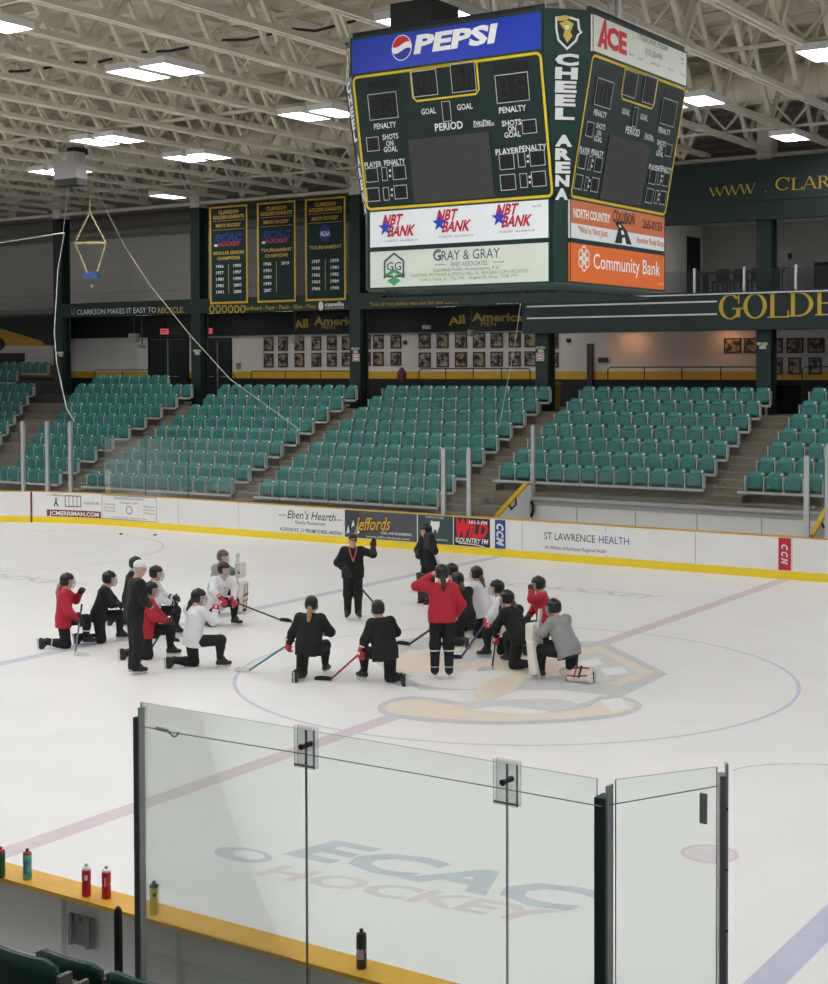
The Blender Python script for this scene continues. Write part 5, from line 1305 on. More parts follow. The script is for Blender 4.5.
# speakers and clocks hanging from the concourse beam
def hung(px, py, w, h, lab, y=22.6, top=7.31):
    A = at(px-w/2, py+h/2, 1, y); B_ = at(px+w/2, py-h/2, 1, y); xm = (A[0]+B_[0])/2
    o = thing('loudspeaker', lab, 'speaker', (xm, y, A[2]), 0)
    b = MB(); b.box(A[0], B_[0], y-.12, y+.12, A[2], B_[2]); b.build('cabinet', M_BOXG, o, bevel=.01); b = MB(); b.box(A[0]+.04, B_[0]-.04, y-.13, y-.12, A[2]+.05, B_[2]-.05); b.build('grille', M_STEELG, o)
    b = MB(); b.tube([(xm, y, B_[2]), (xm, y, top)], .03, 6); b.build('drop_pole', M_DARK, o)
hung(134, 338, 7, 9, 'beige loudspeaker on a drop pole left of the doors'); hung(295, 339, 5, 8, 'beige loudspeaker on a drop pole among the portraits'); hung(471, 333, 4, 7, 'beige loudspeaker on a pole in front of the gold title')
hung(142, 346.5, 3.5, 4, 'tiny dark camera on a pole beside the beige loudspeaker')
# emergency light heads and red cards on the columns
for px, py, lab in ((60, 353, 'leftmost dark column'), (197, 351, 'column beside the doors'), (355.5, 349, 'column left of the scoreboard'), (540.5, 348, 'column under the scoreboard'), (762.5, 344, 'right column')):
    P = at(px, py, 1, 21.9); o = thing('emergency_light', 'small pale twin emergency light on the '+lab, 'light', (P[0], 21.95, P[2]-.15))
    b = MB()
    for s in (-.09, .09): b.lathe([(.03, 0), (.085, .03), (.09, .07), (.07, .1)], (P[0]+s, 21.9, P[2]-.05), 12)
    b.build('lamp_head', mat('lamp_pale', (206, 210, 176), .4), o, True)
    b = MB(); b.box(P[0]-.1, P[0]+.1, 21.9, 21.97, P[2]-.15, P[2]-.02); b.build('housing', M_LTGREY, o)
for px, py, lab in ((356, 357.5, 'column left of the scoreboard'), (540, 357, 'column under the scoreboard')):
    P = at(px, py, 1, 21.93); F = far(21.93); o = thing('notice_card', 'small white card with red print on the '+lab, 'sign', (P[0], 21.93, P[2]-.1))
    b = MB(); b.prism([(P[0]-.15, P[2]-.13), (P[0]+.15, P[2]-.13), (P[0]+.15, P[2]+.13), (P[0]-.15, P[2]+.13)], F, .015); b.build('card', M_WHITE, o)
    b = MB(); b.frame_lines(F, P[0]-.13, P[0]+.13, P[2]-.11, P[2]+.11, .03, .003); b.rect(F, P[0]-.08, P[0]+.08, P[2]-.02, P[2]+.02, .003); b.build('print', mat('print_red', (206, 60, 84), .5), o)
# bins at the top of the aisles
def bin_(px, py, rx, h, lab, m_, y=22.5, z=3.58):
    P = at(px, py, 1, y); o = thing('trash_bin', lab, 'bin', (P[0], y, z), 0, None, False)
    b = MB(); b.lathe([(rx*.82, 0), (rx*.86, .02), (rx*.96, h*.9), (rx, h*.9), (rx, h*.96), (rx*.96, h)], n=20); b.build('bin_body', m_, o, True)
    b = MB(); b.lathe([(rx*1.03, h*.93), (rx*1.03, h*.97), (rx*.8, h*1.04)], n=20); b.build('rim', M_DARK if 'black' in lab else m_, o, True)
bin_(553.5, 398, .26, .92, 'yellow trash bin at the top of the aisle beside the column', mat('bin_yellow', (168, 136, 40), .5), 23.0)
bin_(786, 398, .48, .95, 'big black trash bin at the top of the right aisle', M_BLACK, 23.3)
# bag hanging on the rail
P = at(402.5, 373, 1, 22.7)
b = MB(); b.lathe([(.05, -.3), (.16, -.24), (.17, 0), (.1, .12), (.03, .2)], (P[0], 22.66, P[2]), 10); tag(b.build('hanging_bag', mat('bag_maroon', (96, 50, 66), .7, var=.2, scale=6), None, True), 'small maroon bag hanging on the handrail under the scoreboard', 'bag')
# fill lights added in the concourse and press box; two warm spot lamps
M_FILL = mat('fill_lens', (255, 250, 240), .4, var=0, emit=5.5); M_DLW = mat('downlight_warm', (255, 176, 110), .4, var=0, emit=30.0)
def fill_or_spot(x, y, z, lab, m_=None, s=.45, grp='recessed lights in the concourse soffit'):
    o = thing('fill_or_spot_light', lab, 'ceiling light', (x, y, z), 0, grp, False)
    b = MB(); b.box(-s-.04, s+.04, -s-.04, s+.04, -.01, .02); b.build('trim', M_WHITE, o)
    if z < 6.5:
        b = MB(); b.box(-.015, .015, -.015, .015, .02, 7.2-z); b.build('stem', M_DARK, o)
    b = MB(); b.box(-s, s, -s, s, -.025, -.01); b.build('lens', m_ or M_FILL, o)
for i, x in enumerate(np.arange(-32.4, 5, 3.8)): fill_or_spot(x, 24.6, 7.27, 'recessed light hidden in the concourse soffit, %s from the left' % (NUM[i] if i < 13 else 'last'))  # unseen row added to brighten the concourse wall
for i, x in enumerate((-10, -5.7, -1.9, 2.0)): fill_or_spot(x, 23.0, 9.72, 'recessed light in the press box ceiling, %s from the left' % NUM[i], None, .35, 'recessed lights in the press box')  # added out of view to brighten the press box interior
for px, lab in ((624, 'left'), (722, 'right')):
    P = at(px, 335, 1, 25.7); fill_or_spot(P[0], 25.9, 6.3+.02, 'small warm spot lamp over the concourse wall, %s one' % lab, M_DLW, .11, 'warm spot lamps')
# press box things
o = thing('press_door', 'dark door in the white side wall of the press box', 'door', (-7.68, 25.45, 7.34))
b = MB(); b.box(-7.695, -7.655, 24.95, 26.0, 7.345, 9.35); b.build('leaf', M_DARK, o); b = MB(); b.box(-7.65, -7.63, 25.0, 25.05, 8.3, 8.4); b.build('handle', M_STEELG, o)
b = MB(); P0, P1 = at(668, 275, 1, 21.9), at(900, 270, 1, 21.9)
for i, (xa, xb) in enumerate(((-7.6, -6.1), (-6.0, -4.5), (-4.4, -2.9), (-2.8, -1.3), (-1.2, .3))):
    b = MB(); b.box(xa, xb, 21.74, 21.76, 7.3, 7.98)
    tag(b.build('glass_guard', glass_mat('guard_glass', (.80, .82, .82), .05, .1), None), 'low glass guard panel along the press box edge, %s from the left' % NUM[i], 'glass guard', 'glass guards of the press box')
    b = MB(); b.box(xb+.02, xb+.08, 21.7, 21.78, 7.3, 8.05); tag(b.build('guard_post', M_WHITE, None), 'white guard post on the press box edge, %s from the left' % NUM[i], 'post', 'guard posts of the press box')
b = MB(); b.box(-6.9, -4.2, 24.0, 24.6, 8.02, 8.08); b.box(-6.8, -6.74, 24.1, 24.5, 7.34, 8.02); b.box(-4.3, -4.24, 24.1, 24.5, 7.34, 8.02); tag(b.build('press_table', M_DARK, None), 'long dark table behind the press box glass', 'table')
for i, x in enumerate((-6.5, -5.9, -5.3, -4.7)):
    o = thing('office_chair', 'dark chair behind the press box table, %s from the left' % NUM[i], 'chair', (x, 24.9, 7.34), 0, 'press box chairs', False)
    b = MB(); b.box(-.22, .22, -.22, .22, .42, .48); b.build('seat', M_DARK, o); b = MB(); b.box(-.22, .22, .2, .25, .5, .88); b.build('backrest', M_DARK, o)
    for sx in (-.18, .18):
        for sy in (-.18, .18): b = MB(); b.box(sx-.02, sx+.02, sy-.02, sy+.02, 0, .42); b.build('leg', M_DARK, o)
o = thing('high_chair', 'tall grey chair beside the press box column', 'chair', (*at(777, 270, 1, 23.2)[:2], 7.34), 0, None, False)
b = MB(); b.box(-.25, .25, -.25, .25, .75, .8); b.build('seat', M_STEELG, o); b = MB(); b.box(-.25, .25, .22, .26, .8, 1.3); b.build('backrest', M_STEELG, o)
for sx in (-.2, .2):
    for sy in (-.2, .2): b = MB(); b.box(sx-.02, sx+.02, sy-.02, sy+.02, 0, .75); b.build('leg', M_STEELG, o)
wallbox(786, 256, 9, 6, 26.2, 'wall_monitor', 'small black monitor on the grey press box wall', 'monitor', M_DARK)
o = thing('equipment_cart', 'dark equipment counter in the press box at the right edge', 'counter', (-2.6, 25.7, 7.345), 0, None, False)
b = MB(); b.box(-.95, .95, -.3, .3, .06, 1.0); b.build('body', M_DARK, o); b = MB(); b.box(-1, 1, -.34, .34, 1.0, 1.05); b.build('top', M_STEELG, o); b = MB(); b.box(-.2, .2, -.32, -.30, .6, .8); b.build('paper', M_WHITE, o)

# ================================================================ things hanging from the trusses
P = at(67, 168, 1, 10.0)
o = thing('loudspeaker', 'big grey loudspeaker box hanging under the roof at the upper left', 'speaker', (P[0], 10.0, 10.5))
A, B_ = at(55, 187, 1, 10.0), at(79, 151, 1, 10.0)
b = MB(); F = far(10.0); b.prism([(A[0]+.08, A[2]+.2), (B_[0]-.02, A[2]+.2), (B_[0]-.12, B_[2]), (A[0], B_[2])], F, .45, .1, 0); b.build('cabinet', mat('speaker_grey', (172, 170, 166), .5, var=.05), o)
b = MB(); b.prism([(A[0]+.1, A[2]), (B_[0], A[2]), (B_[0]-.02, A[2]+.2), (A[0]+.08, A[2]+.2)], F, .42, .1, 0); b.build('horn', M_DARK, o)
b = MB(); b.box(P[0]-.2, P[0]+.15, 10.2, 10.7, B_[2], B_[2]+.18); b.tube([(P[0], 10.4, B_[2]+.1), (P[0], 10.4, 11.5)], .03, 6); b.tube([(P[0]+.25, 10.1, B_[2]-.1), (P[0]+.25, 10.1, 11.5)], .03, 6); b.build('hanger', M_DARK, o)
b = MB(); u_, v_ = F.px(66.5, 159); b.rect(F, u_-.1, u_+.1, v_-.06, v_+.06, .103); b.build('badge', M_LTGREY, o)
def rope(px, y, r, lab, m_, name='rope', cat='rope', ax=1):
    b = MB(); b.tube([at(a, c, ax, y) for a, c in px], r, 6); return tag(b.build(name, m_, None), lab, cat)
M_ROPE = mat('rope_pale', (196, 196, 184), .7); M_ROPEY = mat('rope_straw', (190, 174, 128), .7)
P = at(90, 213, 1, 15.0)
o = thing('hoist_bridle', 'straw coloured rope bridle with spreader bar hanging at left under the roof', 'rope bridle', (P[0], 15.0, 8.0))
b = MB(); q = [at(a, c, 1, 15.0) for a, c in ((90, 212), (75, 243), (106, 243), (88, 275), (96, 275))]
b.tube([q[0], q[1], q[3]], .03, 6); b.tube([q[0], q[2], q[4]], .03, 6); b.tube([q[0], (q[0][0], 15.0, 11.5)], .02, 6); b.build('rope', M_ROPEY, o)
b = MB(); b.tube([q[1], q[2]], .05, 8); b.build('spreader_bar', M_ROPEY, o)
b = MB(); b.box(q[3][0]-.12, q[4][0]+.12, 14.9, 15.1, q[3][2]-.12, q[3][2]+.08); b.build('clamp', mat('clamp_blue', (60, 92, 150), .5), o)
b = MB(); b.lathe([(.03, 0), (.06, .05), (.03, .12)], ((q[3][0]+q[4][0])/2, 15.0, q[3][2]-.45), 8); b.build('hook', M_STEELG, o)
rope([(101, 200), (125, 247), (150, 285), (190, 335), (230, 379), (262, 402), (300, 430)], 16.0, .014, 'long pale rope slanting from the roof down across the left seats', M_ROPE)
rope([(521, 300), (514, 350), (506, 390), (499, 428)], 15.0, .008, 'thin pale line running down to the tall post by the penalty box', M_ROPE)
rope([(68, 184), (66, 205), (63, 235)], 10.3, .012, 'thin dark cord hanging under the grey loudspeaker', M_STEELG)
for i, (pts, lab) in enumerate((([(-6, 72), (25, 71), (52, 67)], 'left'), ([(75, 62), (95, 63), (112, 59)], 'second'), ([(142, 52), (170, 51), (205, 44)], 'third'), ([(215, 40), (245, 40), (276, 33)], 'fourth'), ([(284, 28), (315, 31), (358, 20)], 'right'))):
    rope(pts, 6.0+.0*i, .035, 'black sagging cable between the roof trusses, the %s one in the row' % lab, M_BLACK, 'power_cable', 'cable')
# safety netting at the far left end
b = MB()
N0 = [at(-20, 239, 1, 13.4), at(60, 230, 1, 13.4)]
zl = 3.35
pts = [(-30.2, 9.3), (-24.58, 9.5), (-25.0, 7.3), (-25.05, 5.5), (-24.55, 3.7), (-24.3, zl), (-30.2, zl)]
F = far(13.25); o = thing('safety_net', 'dark see-through safety net hanging at the left picture edge', 'net', (-27, 13.25, zl))
nm = bpy.data.materials.new('netting'); nm.use_nodes = True; nt = nm.node_tree; L = nt.links; nt.nodes.clear()
out_ = nt.nodes.new('ShaderNodeOutputMaterial'); tr = nt.nodes.new('ShaderNodeBsdfTransparent'); df = nt.nodes.new('ShaderNodeBsdfDiffuse'); df.inputs[0].default_value = lin((34, 34, 34))
tc = nt.nodes.new('ShaderNodeTexCoord'); wv = []
mxx = nt.nodes.new('ShaderNodeMath'); mxx.operation = 'MAXIMUM'
for dr in ('X', 'Z'):
    w_ = nt.nodes.new('ShaderNodeTexWave'); w_.bands_direction = dr; w_.inputs['Scale'].default_value = 8.0; L.new(tc.outputs['Object'], w_.inputs['Vector'])
    g_ = nt.nodes.new('ShaderNodeMath'); g_.operation = 'GREATER_THAN'; g_.inputs[1].default_value = .90; L.new(w_.outputs['Fac'], g_.inputs[0]); L.new(g_.outputs[0], mxx.inputs[0 if dr == 'X' else 1])
ms = nt.nodes.new('ShaderNodeMixShader'); L.new(mxx.outputs[0], ms.inputs[0]); L.new(tr.outputs[0], ms.inputs[1]); L.new(df.outputs[0], ms.inputs[2]); L.new(ms.outputs[0], out_.inputs[0])
b = MB(); b.poly(pts, F, 0); b.build('mesh', nm, o)
b = MB(); b.tube([F.pt(-30.2, 9.3), F.pt(-27.5, 9.33), F.pt(-24.58, 9.5), F.pt(-24.9, 8.3), F.pt(-25.0, 7.3), F.pt(-25.1, 6.2), F.pt(-25.0, 5.2), F.pt(-24.55, 3.7), F.pt(-24.2, 3.3)], .02, 6); b.build('edge_rope', M_ROPE, o)
# pucks on the far ice
for i, (x, y, lab) in enumerate(((121, 534.5, 'below the bordered panel'), (155, 535.5, 'right of the bordered panel'), (22, 521, 'beside the far left boards'))):
    P = at(x, y, 2, 0); b = MB(); b.lathe([(.044, 0), (.048, .004), (.048, .030), (.044, .032)], (P[0], P[1], .004), 16)
    tag(b.build('hockey_puck', M_BLACK, None), 'black puck lying on the ice '+lab, 'puck', 'pucks on the far ice')
# ================================================================ people
def sdf_mesh(prims, vox=.014, k=.03, neg=(), kn=.012):
    """one continuous surface around smoothly blended capsules, ellipsoids and boxes (naive surface nets)"""
    lo = np.full(3, 1e9); hi = -lo; ext = []
    for p in prims:
        if p[0] == 'c': a, ra, b, rb = (np.array(p[1], float), p[2], np.array(p[3], float), p[4]); l = np.minimum(a-ra, b-rb); h = np.maximum(a+ra, b+rb)
        elif p[0] == 'e': c = np.array(p[1], float); r = max(p[2]); l, h = c-r, c+r
        else: c = np.array(p[1], float); r = np.linalg.norm(p[2])+p[4]; l, h = c-r, c+r
        ext.append((l, h)); lo = np.minimum(lo, l); hi = np.maximum(hi, h)
    lo -= 3*vox; hi += 3*vox
    n = np.ceil((hi-lo)/vox).astype(int)+1; G = np.full(n, 1.0, np.float32)
    ax = [lo[i]+vox*np.arange(n[i]) for i in range(3)]
    def dist(p, X, Y, Z):
        if p[0] == 'c':
            a, ra, b, rb = np.array(p[1], float), p[2], np.array(p[3], float), p[4]; d = b-a; L2 = d@d+1e-12
            t = np.clip(((X-a[0])*d[0]+(Y-a[1])*d[1]+(Z-a[2])*d[2])/L2, 0, 1)
            return np.sqrt((X-a[0]-t*d[0])**2+(Y-a[1]-t*d[1])**2+(Z-a[2]-t*d[2])**2)-(ra+(rb-ra)*t)
        c = np.array(p[1], float); M = np.array(p[3], float) if p[3] is not None else np.eye(3)   # rows: local axes
        q = [M[i, 0]*(X-c[0])+M[i, 1]*(Y-c[1])+M[i, 2]*(Z-c[2]) for i in range(3)]
        if p[0] == 'e':
            r = p[2]; k0 = np.sqrt(sum((q[i]/r[i])**2 for i in range(3))); k1 = np.sqrt(sum((q[i]/r[i]**2)**2 for i in range(3)))+1e-9
            return k0*(k0-1)/k1
        e = [np.abs(q[i])-p[2][i] for i in range(3)]
        return np.sqrt(sum(np.maximum(v, 0)**2 for v in e))+np.minimum(np.maximum(np.maximum(e[0], e[1]), e[2]), 0)-p[4]
    def win(l, h, m):
        i0 = np.clip(np.floor((l-m-lo)/vox).astype(int), 0, n-1); i1 = np.clip(np.ceil((h+m-lo)/vox).astype(int)+1, 1, n)
        return tuple(slice(a, b) for a, b in zip(i0, i1))
    for p, (l, h) in zip(prims, ext):
        s = win(l, h, k+2*vox); X, Y, Z = np.meshgrid(ax[0][s[0]], ax[1][s[1]], ax[2][s[2]], indexing='ij', sparse=True)
        d = dist(p, X, Y, Z); g_ = G[s]; hh = np.maximum(k-np.abs(g_-d), 0)/k; G[s] = np.minimum(g_, d)-hh*hh*k*.25
    for p in neg:
        c = np.array(p[1], float); r = (np.linalg.norm(p[2])+p[4]) if p[0] == 'b' else max(p[2]); s = win(c-r, c+r, .05)
        X, Y, Z = np.meshgrid(ax[0][s[0]], ax[1][s[1]], ax[2][s[2]], indexing='ij', sparse=True)
        d = -dist(p, X, Y, Z); g_ = G[s]; hh = np.maximum(kn-np.abs(g_-d), 0)/kn; G[s] = np.maximum(g_, d)+hh*hh*kn*.25
    ins = G < 0; cs = [(i, j, l) for i in (0, 1) for j in (0, 1) for l in (0, 1)]
    sh = tuple(n-1); sl = lambda o: tuple(slice(o[i], o[i]+sh[i]) for i in range(3))
    cnt = sum(ins[sl(o)].astype(np.int8) for o in cs); act = (cnt > 0) & (cnt < 8)
    ii = np.argwhere(act); N = len(ii); idx = np.full(sh, -1, np.int64); idx[act] = np.arange(N)
    acc = np.zeros((N, 3)); w = np.zeros(N)
    val = {o: G[ii[:, 0]+o[0], ii[:, 1]+o[1], ii[:, 2]+o[2]] for o in cs}
    for a in cs:
        for d in range(3):
            if a[d] == 0:
                b = list(a); b[d] = 1; b = tuple(b); m_ = (val[a] < 0) != (val[b] < 0)
                t = val[a]/(val[a]-val[b]+1e-12); pt = np.tile(np.array(a, float), (N, 1)); pt[:, d] = t
                acc[m_] += pt[m_]; w[m_] += 1
    V = lo+(ii+acc/np.maximum(w, 1)[:, None])*vox
    F = []
    for d in range(3):
        u, v = (d+1) % 3, (d+2) % 3
        a = ins[tuple(slice(1, n[q]-1) if q != d else slice(0, n[q]-1) for q in range(3))]; b = ins[tuple(slice(1, n[q]-1) if q != d else slice(1, n[q]) for q in range(3))]
        for flip in (False, True):
            e = np.argwhere((a & ~b) if not flip else (~a & b))
            if not len(e): continue
            base = e.copy(); base[:, u] += 1; base[:, v] += 1
            def cell(du, dv):
                c = base.copy(); c[:, u] -= du; c[:, v] -= dv; return idx[c[:, 0], c[:, 1], c[:, 2]]
            q = np.stack([cell(1, 1), cell(0, 1), cell(0, 0), cell(1, 0)], 1)
            F.append(q if not flip else q[:, ::-1])
    return V, np.concatenate(F)
def raw_obj(name, parts, mats, parent, smooth=True):
    """parts: list of (V, F, material index)"""
    V = np.concatenate([p[0] for p in parts]); fs = []; mi = []; o_ = 0
    for v, f, i in parts: fs.append(np.asarray(f)+o_); mi += [i]*len(f); o_ += len(v)
    F = np.concatenate(fs)
    me = bpy.data.meshes.new(name); me.from_pydata(V.tolist(), [], F.tolist())
    for m_ in mats: me.materials.append(m_)
    me.polygons.foreach_set('material_index', mi); me.polygons.foreach_set('use_smooth', [smooth]*len(F)); me.update()
    o = bpy.data.objects.new(name, me); COL.objects.link(o); o.parent = parent; return o
def blob(name, prims, m_, parent, vox=.014, k=.03, neg=()):
    V, F = sdf_mesh(prims, vox, k, neg); return raw_obj(name, [(V, F, 0)], [m_], parent)
A3 = lambda *v: np.array(v, float)
def unit(v): v = np.array(v, float); return v/(np.linalg.norm(v)+1e-12)

KS = .925
def kneel(down=1, lean=.12, front=.40, wide=.15, hz=.53, squat=0.0):
    """down: +1 left knee on the ice, -1 right knee on the ice"""
    s = down; J = {}
    J['pel'] = A3(0, 0, hz); J['chest'] = A3(lean, 0, hz+.44-lean*.25); J['neck'] = A3(lean*1.35, 0, hz+.62-lean*.35); J['head'] = J['neck']+A3(.05, 0, .16)
    for q, sg in (('L', 1), ('R', -1)):
        J['hip'+q] = A3(0, sg*.10, hz-.02); J['sh'+q] = J['chest']+A3(.0, sg*.185, .10)
        if sg == s:
            J['kn'+q] = A3(.05, sg*wide*.9, .085); J['an'+q] = A3(-.36, sg*wide*.85, .15); J['toe'+q] = A3(-.40, sg*wide*.85, .035); J['sole'+q] = A3(-1, 0, -.12)
        else:
            J['kn'+q] = A3(front, sg*wide*1.1, .51); J['an'+q] = A3(front-.02, sg*wide*1.1, .155); J['toe'+q] = A3(front+.15, sg*wide*1.25, .10); J['sole'+q] = A3(0, 0, -1)
        J['el'+q] = J['sh'+q]+A3(.14, sg*.07, -.24); J['wr'+q] = A3(front-.05, -s*wide+sg*.07, .66)
    return {k_: (v*A3(.96, .96, KS) if not k_.startswith('sole') else v) for k_, v in J.items()}
def twist(J, deg):
    """turn shoulders and arms about the spine"""
    c, s = math.cos(R(deg)), math.sin(R(deg)); o = J['chest']
    for k_ in ('shL', 'shR', 'elL', 'elR', 'wrL', 'wrR'): d = J[k_]-o; J[k_] = o+A3(c*d[0]-s*d[1], s*d[0]+c*d[1], d[2])
def stand(lean=.04, wide=.13, skate=.07, h=1.0):
    J = {'pel': A3(0, 0, .98+skate), 'chest': A3(lean, 0, 1.38+skate), 'neck': A3(lean*1.4, 0, 1.55+skate)}
    J['head'] = J['neck']+A3(.04, 0, .155)
    for q, sg in (('L', 1), ('R', -1)):
        J['hip'+q] = A3(0, sg*.10, .95+skate); J['kn'+q] = A3(.04, sg*wide*.95, .51+skate); J['an'+q] = A3(-.01, sg*wide, .10+skate); J['toe'+q] = A3(.15, sg*wide*1.25, .04+skate); J['sole'+q] = A3(0, 0, -1)
        J['sh'+q] = J['chest']+A3(0, sg*.185, .09); J['el'+q] = J['sh'+q]+A3(-.02, sg*.10, -.28); J['wr'+q] = J['el'+q]+A3(.12, -sg*.03, -.22)
    if h != 1: J = {k_: v*h if not k_.startswith('sole') else v for k_, v in J.items()}
    return J
def head_axes(hy, hp):
    f = A3(math.cos(hy)*math.cos(hp), math.sin(hy)*math.cos(hp), math.sin(hp)); l = A3(-math.sin(hy), math.cos(hy), 0); u = np.cross(f, l); return f, l, u
def hand_prims(w, d, palm, r=1.0, curl=.9, side=1):
    """palm and five fingers from the wrist w: d points along the hand, palm where it closes"""
    d = unit(d); palm = unit(np.array(palm)-d*(np.array(palm)@d)); x = np.cross(d, palm)*side
    P = [('c', w, .030*r, w+d*.05, .036*r), ('c', w+d*.03+x*.018, .028*r, w+d*.085+x*.026, .024*r), ('c', w+d*.03-x*.018, .028*r, w+d*.085-x*.026, .022*r)]
    for i, (o, ln) in enumerate(((.030, .070), (.011, .080), (-.009, .075), (-.028, .060))):
        b = w+d*.088+x*o; k1 = b+(d*math.cos(curl*.55)+palm*math.sin(curl*.55))*ln*.5; k2 = k1+(d*math.cos(curl*1.5)+palm*math.sin(curl*1.5))*ln*.5
        P += [('c', b-d*.02, .0105*r, k1, .0095*r), ('c', k1, .0095*r, k2, .0082*r)]
    t0 = w+d*.03+x*.030; t1 = t0+(d*.55+x*.65+palm*.35)*.040; t2 = t1+(d*.8+x*.05+palm*.5)*.034
    P += [('c', t0, .014*r, t1, .012*r), ('c', t1, .012*r, t2, .010*r)]
    return P
M_SKIN = mat('skin', (206, 158, 134), .55, var=.04); M_JBLK = mat('jersey_black', (13, 13, 15), .8, var=.1, scale=9); M_JRED = mat('jersey_red', (176, 26, 44), .75, var=.06, scale=9); M_JWHT = mat('jersey_white', (222, 222, 224), .75, var=.03, scale=9)
M_JGRY = mat('jersey_grey', (142, 142, 140), .8, var=.05, scale=9); M_PANT = mat('pants_black', (12, 12, 14), .75, var=.1, scale=8); M_SOCK = mat('sock_black', (15, 15, 17), .8, var=.1); M_HELM = mat('helmet_black', (18, 18, 20), .3, var=.04)
M_SKATE = mat('skate_boot', (26, 26, 28), .4, var=.05); M_BLADE = mat('skate_holder', (222, 222, 220), .4, var=.02); M_CAGE = mat('cage_wire', (176, 178, 176), .4, .2, var=0); M_GLB = mat('glove_black', (26, 26, 30), .6, var=.08); M_GLR = mat('glove_red', (176, 34, 50), .55, var=.05)
M_EYE = mat('eye_dark', (40, 30, 26), .3, var=0); M_LIP = mat('lip', (170, 96, 90), .5, var=0); M_CAPW = mat('cap_white', (226, 226, 222), .6, var=.02); M_SHOE = mat('shoe_black', (22, 22, 22), .5)
M_PADW = mat('pad_white', (222, 218, 206), .5, var=.04); M_PADR = mat('pad_red', (176, 40, 48), .5, var=.03); M_STRIPE = mat('sock_stripe', (196, 196, 194), .7, var=.02)
HAIRC = {'brown': mat('hair_brown', (96, 66, 48), .6, var=.15, scale=30), 'blond': mat('hair_blond', (160, 124, 82), .6, var=.15, scale=30), 'dark': mat('hair_dark', (40, 30, 27), .6, var=.15, scale=30), 'grey': mat('hair_grey', (168, 164, 158), .6, var=.1, scale=30)}
FIG = {}
def person(key, label, px, heading, J, top, pants=None, helmet='black', cage=True, hair=None, hairl=.30, gloves=('black', 'black'), hy=0.0, hp=-.05, skates=True, socks=True, group=None, stripe=False, dx=0.0, palm=None, hem=.13):
    P = at(px[0], px[1], 2, 0.0); root = thing('person', label, 'person', (P[0], P[1], 0), R(heading), group, False); FIG[key] = (root, J, P, R(heading))
    pants = pants or M_PANT; f, l, u = head_axes(R(hy), hp); H = J['head']; Mh = np.array([f, l, u])
    hd = lambda a, b, c: H+f*a+l*b+u*c
    # ---- body: one continuous figure
    B = [('e', hd(-.012, 0, .035), (.098, .078, .098), Mh), ('e', hd(.02, 0, -.045), (.070, .058, .075), Mh), ('c', hd(.045, 0, -.085), .026, hd(.055, 0, -.095), .022),
         ('c', hd(.085, 0, .01), .009, hd(.104, 0, -.022), .014), ('c', hd(.078, .03, .026), .012, hd(.078, -.03, .026), .012), ('c', hd(.078, .018, -.058), .009, hd(.078, -.018, -.058), .009),
         ('e', hd(-.005, .080, -.005), (.022, .012, .034), Mh), ('e', hd(-.005, -.080, -.005), (.022, .012, .034), Mh),
         ('c', hd(-.03, 0, -.06), .055, J['neck'], .060), ('c', J['neck'], .07, J['chest'], .13)]
    pe, ch = J['pel'], J['chest']
    for sg in (-1, 1): B.append(('c', pe+A3(0, sg*.06, 0), .115, ch+A3(0, sg*.07, 0), .115))
    hands = []
    for q, sg in (('L', 1), ('R', -1)):
        B += [('c', J['neck']-A3(0, 0, .05), .06, J['sh'+q], .062), ('c', J['sh'+q], .058, J['el'+q], .046), ('c', J['el'+q], .045, J['wr'+q], .030),
              ('c', J['hip'+q], .10, J['kn'+q], .062), ('c', J['kn'+q], .062, (J['kn'+q]*.6+J['an'+q]*.4), .058), ('c', (J['kn'+q]*.6+J['an'+q]*.4), .058, J['an'+q], .040), ('c', J['an'+q], .040, J['toe'+q], .030)]
        d = unit(J['wr'+q]-J['el'+q]); d = unit(J.get('hd'+q, d)); pm = J.get('pm'+q, A3(.2, -sg*.8, -.5)); hands.append((q, sg, d, pm))
    parts = [(*sdf_mesh(B, .0125, .03), 0)]
    for q, sg, d, pm in hands:
        parts.append((*sdf_mesh(hand_prims(J['wr'+q]-d*.01, d, pm, 1.0, J.get('curl'+q, 1.0), -sg), .006, .012), 0))
    body = raw_obj('body', parts, [M_SKIN], root)
    b = MB()
    for sg in (-1, 1): c = hd(.088, sg*.031, .006); b.tube([c-f*.006, c, c+f*.004], [.011, .010, .004], 8)
    b.build('eyes', M_EYE, root, True)
    b = MB(); b.tube([hd(.080, .022, -.058), hd(.089, 0, -.058), hd(.080, -.022, -.058)], .006, 6); b.build('mouth', M_LIP, root, True)
    # ---- clothes
    T = []
    lo_ = pe+(pe-ch)*hem/.44
    for sg in (-1, 1): T += [('c', lo_+A3(.0, sg*.085, -.10), .15, pe+A3(0, sg*.08, .06), .142), ('c', pe+A3(0, sg*.08, .06), .138, ch+A3(0, sg*.08, 0), .136)]
    T += [('c', J['shL'], .082, J['shR'], .082), ('c', J['neck']-A3(0, 0, .02), .070, ch+A3(0, 0, .05), .13)]
    for q, sg in (('L', 1), ('R', -1)):
        e2_ = J['el'+q]+(J['wr'+q]-J['el'+q])*.88
        T += [('c', J['sh'+q], .086, J['el'+q], .076), ('c', J['el'+q], .074, e2_, .056)]
    hx = unit(ch-pe)
    ax3 = unit(A3(hx[2], 0, -hx[0])); cut = np.array([ax3, np.cross(hx, ax3), hx])
    blob('jersey', T, top, root, .0145, .045, [('b', lo_-hx*.22, (.4, .4, .2), cut, .02)])
    PT = []
